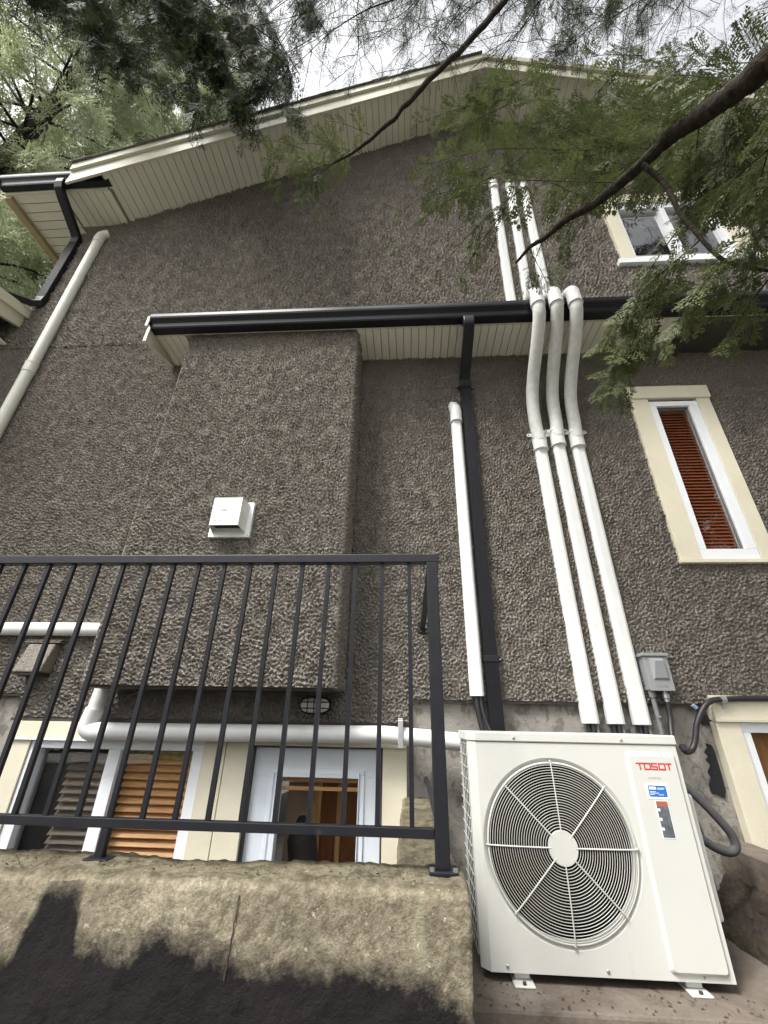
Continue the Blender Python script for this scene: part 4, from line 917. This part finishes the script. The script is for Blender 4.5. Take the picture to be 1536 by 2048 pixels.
# sprays around the big limb: (from, to, depth0, depth1, fronds, frond length)
for a in [((980, 330), (790, 430), 1.6, 1.8, 14, .15), ((1040, 380), (860, 560), 1.5, 1.75, 15, .14), ((960, 300), (830, 360), 1.6, 1.85, 10, .15), ((1010, 420), (900, 600), 1.55, 1.75, 11, .12), ((1240, 365), (830, 400), 1.15, 1.7, 24, .17), ((1180, 300), (850, 330), 1.2, 1.75, 20, .16), ((998, 345), (768, 500), 1.5, 1.75, 13, .11), ((1190, 405), (998, 345), 1.25, 1.5, 12, .14),
          ((1300, 300), (960, 250), 1.1, 1.6, 24, .16), ((1330, 290), (1040, 200), 1.05, 1.6, 22, .16), ((1400, 235), (1130, 230), .9, 1.4, 24, .15), ((1250, 330), (1010, 300), 1.3, 1.7, 22, .16),
          ((1150, 430), (1110, 560), 1.4, 1.5, 12, .11), ((1090, 470), (1050, 600), 1.5, 1.6, 10, .10), ((1060, 500), (1100, 580), 1.5, 1.6, 7, .09),
          ((1400, 240), (1390, 400), .95, 1.2, 14, .14), ((1450, 200), (1470, 440), .9, 1.1, 20, .14),
          ((1370, 440), (1250, 640), 1.12, 1.4, 16, .13), ((1450, 520), (1330, 690), 1.12, 1.3, 14, .12), ((1400, 480), (1190, 700), 1.12, 1.5, 20, .14), ((1340, 560), (1210, 770), 1.3, 1.55, 22, .15),
          ((1300, 600), (1240, 790), 1.35, 1.55, 16, .14), ((1530, 540), (1360, 640), 1.1, 1.3, 14, .12), ((1536, 300), (1420, 420), .8, 1.1, 18, .14), ((1560, 420), (1440, 560), .9, 1.15, 16, .13),
          ((1500, 170), (1290, 170), .75, 1.2, 22, .14), ((1560, 230), (1500, 500), .75, 1.0, 20, .13), ((1230, 380), (1130, 350), 1.2, 1.5, 12, .12), ((1536, 560), (1450, 700), 1.1, 1.3, 8, .12),
          ((1290, 360), (1420, 330), 1.05, 1.5, 18, .14), ((1480, 600), (1300, 560), 1.2, 1.5, 12, .12), ((1320, 650), (1290, 720), 1.4, 1.5, 6, .1)]:
    twig(*a)
for i in range(20):
    x0 = rng.uniform(1260, 1640); y0 = rng.uniform(150, 360); Y = rng.uniform(.8, 1.6); twig((x0, y0), (x0 - rng.uniform(40, 150), y0 + rng.uniform(20, 130)), Y, Y + .2, 12, .14, .08)
for i in range(48):      # finer twigs filling the crown around the limb, deeper in
    x0 = rng.uniform(1000, 1640); y0 = rng.uniform(110, 330) + max(0, 1200 - x0) * .25; Y = rng.uniform(1.1, 2.1)
    twig((x0, y0), (x0 - rng.uniform(60, 190), y0 + rng.uniform(-10, 130)), Y, Y + .2, 12, .15, .08)
TW.build('twigs', M['bark'], L1)['kind'] = 'stuff'; lv.build('foliage', M['leaf'], L1)
lv = Leaves(); TW = MB()
for a in [((700, 300), (560, 290), 2.0, 2.1, 14, .16), ((650, 330), (540, 380), 1.98, 2.05, 12, .14), ((620, 320), (640, 420), 1.98, 2.02, 10, .12), ((740, 270), (640, 240), 1.95, 2.05, 10, .12), ((665, 330), (520, 330), 1.95, 2.0, 13, .17), ((690, 315), (585, 250), 1.93, 1.98, 10, .14), ((700, 300), (600, 390), 1.93, 2.0, 13, .15), ((640, 335), (600, 400), 1.96, 2.0, 7, .14), ((610, 300), (500, 280), 1.96, 2.05, 8, .14), ((670, 325), (650, 235), 1.95, 2.0, 6, .10), ((560, 320), (470, 250), 2.0, 2.05, 6, .10)]:
    twig(*a)
TW.build('twigs', M['bark'], L2)['kind'] = 'stuff'; lv.build('foliage', M['leaf'], L2)
# upper thin network of twigs against the sky, from boughs high above
lv = Leaves(); TW = MB()
def wig(path, am, fq): return [p + noise.noise_vector(p * fq) * am for p in path]
for i in range(44):
    ax_, ay_ = rng.uniform(900, 1750) if i < 32 else rng.uniform(680, 1150), rng.uniform(-260, -60); bx_, by_ = ax_ - rng.uniform(80, 420), rng.uniform(20, 170) + max(0, ax_ - 1200) * .05
    Y0, Y1 = rng.uniform(1.3, 2.4), rng.uniform(1.7, 2.6)
    A, B = at(ax_, ay_, Y0), at(bx_, by_, Y1); path = wig(cr([A, (A + B) / 2 + Vector((0, 0, .2)), B], 10), .22, .9)
    TW.tube(path, [.011 * (1 - .8 * k / (len(path) - 1)) for k in range(len(path))], 5, cap=False)
    pos, tan, t = along(path, 24)
    for p, tg, tt in zip(pos, tan, t):
        p = Vector(p); d = Vector(tg) * .6 + Vector(tuple(rng.normal(size=3) * .5)) + Vector((0, 0, -.55)); l = rng.uniform(.35, .8); q = p + d.normalized() * l
        pp = wig(cr([p, (p + q) / 2 + Vector((0, 0, .06)), q], 5), .05, 2.5); TW.tube(pp, .003, 4, cap=False)
        spray(lv, pp, 10, .17, FR_THIN, droop=.8, spread=.8, out=.8, flat=.3)
HI, _ = limb(cr([(4.15, -1.2, 8), (3.4, .3, 8.2), (2.6, 1.0, 8.6)], 5), .04, .02)
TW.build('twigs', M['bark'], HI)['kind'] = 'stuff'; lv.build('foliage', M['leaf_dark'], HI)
lv = Leaves(); TW = MB()
for a in [((1180, -60), (1110, 110), 2.0, 2.1), ((1090, -60), (1060, 70), 2.0, 2.1), ((1240, -60), (1200, 60), 2.1, 2.2), ((1130, -80), (1150, 90), 2.2, 2.2)]:
    for k in range(5):
        j = rng.normal(size=4) * 18; twig((a[0][0] + j[0], a[0][1] + j[1]), (a[1][0] + j[2], a[1][1] + j[3]), a[2], a[3], 13, .34, .05, FR_MED, lv_=lv, droop=1.2, spread=.5, flat=.2)
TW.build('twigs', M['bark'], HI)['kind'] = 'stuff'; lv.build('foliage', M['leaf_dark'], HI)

# the rest of its crown, beside and behind the viewer
lv = Leaves(); TW = MB()
for i in range(80):
    z = 2.2 + 10 * i / 80; r = rng.uniform(1.4, 2.9); a = rng.uniform(0, 2 * math.pi); A = Vector((4.17, -1.2, z)); B = A + Vector((math.cos(a) * r, math.sin(a) * r, -.3 * r))
    if B.y > .2 and B.x < 3.9: B.y = -.4
    path = cr([A, (A + B) / 2 + Vector((0, 0, .15 * r)), B], 5); TW.tube(path, [.035 * (1 - .85 * k / (len(path) - 1)) for k in range(len(path))], 5, cap=False)
    spray(lv, path, 60, .55, FR_FAR, droop=.8, spread=.9, out=.6, flat=.4)
TW.build('branches', M['bark'], cedar); lv.build('foliage', M['leaf'], cedar)

# dark cedar overhanging at the upper left (nearer than the roof)
oc = thing('cedar_tree', 'dark cedar whose heavy boughs droop over the left half of the roof', 'tree', (-6.5, -1.0, GZ))
tr = MB(); tp_ = cr([(-6.5, -1, GZ), (-6.45, -1, 4), (-6.5, -1, 9), (-6.4, -1, 16)], 6); tr.tube(tp_, [.40 - .014 * i for i in range(len(tp_))], 16); tr.build('trunk', M['bark'], oc)
lv = Leaves(); TW = MB()
BO = [((-80, -220), (430, 60), 1.1, 1.7), ((-60, -120), (300, 110), 1.2, 1.8), ((60, -240), (560, 90), 1.2, 1.8), ((200, -240), (480, 190), 1.4, 1.9), ((300, -220), (400, 200), 1.5, 1.9), ((330, -260), (600, 150), 1.5, 2.0), ((100, -160), (250, 120), 1.4, 1.8), ((420, -250), (640, 60), 1.6, 2.0),
      ((-100, -160), (180, 40), 1.3, 1.8), ((150, -260), (520, 140), 1.3, 1.9), ((250, -200), (330, 90), 1.6, 2.0), ((380, -240), (560, 210), 1.6, 2.0), ((60, -200), (160, 20), 1.5, 2.0), ((300, -230), (450, 120), 1.5, 1.8)]
for a, b, Y0, Y1 in BO:
    A, B = at(a[0], a[1], Y0), at(b[0], b[1], Y1); path = cr([A, (A + B) / 2 + Vector((0, 0, .2)), B], 9); TW.tube(path, [.035 * (1 - .85 * k / (len(path) - 1)) for k in range(len(path))], 7, cap=False)
    pos, tan, t = along(path, 42)
    for p, tg in zip(pos, tan):
        p = Vector(p); d = Vector(tg) * .35 + Vector(tuple(rng.normal(size=3) * .4)) + Vector((0, 0, -1.)); q = p + d.normalized() * rng.uniform(.35, .95)
        pp = cr([p, (p + q) / 2 + Vector((.02, 0, .02)), q], 4); TW.tube(pp, .004, 4, cap=False); spray(lv, pp, 13, .30, FR_MED, droop=1., spread=.55, out=.7, flat=.25)
    ax = cr([(-6.4, -1, A.z + 1.0), (A + Vector((-6.4, -1, A.z + 1.2))) / 2, A], 5); TW.tube(ax, .05, 8, cap=False)
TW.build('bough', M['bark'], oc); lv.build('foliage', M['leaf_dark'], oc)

# tall conifers standing beyond the left corner of the house
def conifer(name_label, loc, height, rad, nb, seed, z_lo=3.0, protos=FR_FAR, fl=.8, mat='leaf_far', nf=60):
    g = np.random.default_rng(seed); root = thing('cedar_tree', name_label, 'tree', loc); X, Y, Z = loc
    tb = MB(); tp = [(X, Y, Z), (X + .1, Y, Z + height * .3), (X, Y + .1, Z + height * .65), (X, Y, Z + height)]; tp = cr(tp, 6)
    tb.tube(tp, [.45 * (1 - .93 * i / (len(tp) - 1)) for i in range(len(tp))], 12); tb.build('trunk', M['bark'], root)
    br = MB(); lv = Leaves()
    for i in range(nb):
        u = (i + g.random()) / nb; z = Z + z_lo + (height - z_lo - .5) * u; r = rad * (1 - u) ** .55 * g.uniform(.75, 1.1) + .4; a = g.uniform(0, 2 * math.pi)
        A = Vector((X, Y, z)); B = A + Vector((math.cos(a) * r, math.sin(a) * r, -.28 * r + g.uniform(-.3, .3))); path = cr([A, (A + B) / 2 + Vector((0, 0, .22 * r)), B], 5)
        br.tube(path, [.05 * (1 - .85 * k / (len(path) - 1)) for k in range(len(path))], 5, cap=False)
        pos, tan, t = along(path, nf); keep = t > .15; pos, tan, t = pos[keep], tan[keep], t[keep]; n = len(pos)
        sd = np.where(np.arange(n) % 2, 1., -1.)[:, None]; lat = np.cross(tan, (0, 0, 1.)); off = lat * sd * g.uniform(0, .55, (n, 1)) * (1.1 - t[:, None]) + np.c_[np.zeros(n), np.zeros(n), -g.uniform(0, .5, n)]
        D = tan * .5 + lat * sd * g.uniform(.1, .8, (n, 1)) + np.array([0, 0, -1.]) * g.uniform(.5, 1.5, (n, 1)); lv.add(protos, pos + off, D, lat * .6 + g.normal(size=(n, 3)) * .5, fl * g.uniform(.6, 1.2, n))
    br.build('branches', M['bark'], root); lv.build('foliage', M[mat], root); return root
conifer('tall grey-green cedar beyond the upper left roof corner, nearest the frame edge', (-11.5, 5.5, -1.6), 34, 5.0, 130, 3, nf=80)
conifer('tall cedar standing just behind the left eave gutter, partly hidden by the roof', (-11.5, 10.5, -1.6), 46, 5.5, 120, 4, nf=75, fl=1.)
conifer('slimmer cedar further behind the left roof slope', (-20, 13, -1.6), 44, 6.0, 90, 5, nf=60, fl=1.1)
# trees behind the photographer, seen in the window panes
conifer('cedar behind the viewer, mirrored in the narrow window', (10.0, -8.0, GZ), 19, 4.2, 110, 6, 1.5, nf=70, mat='leaf_dark')
conifer('cedar behind the viewer on the left, mirrored in the basement panes', (-4.5, -11, GZ), 17, 4.0, 90, 8, 1.5, nf=60, mat='leaf_dark')
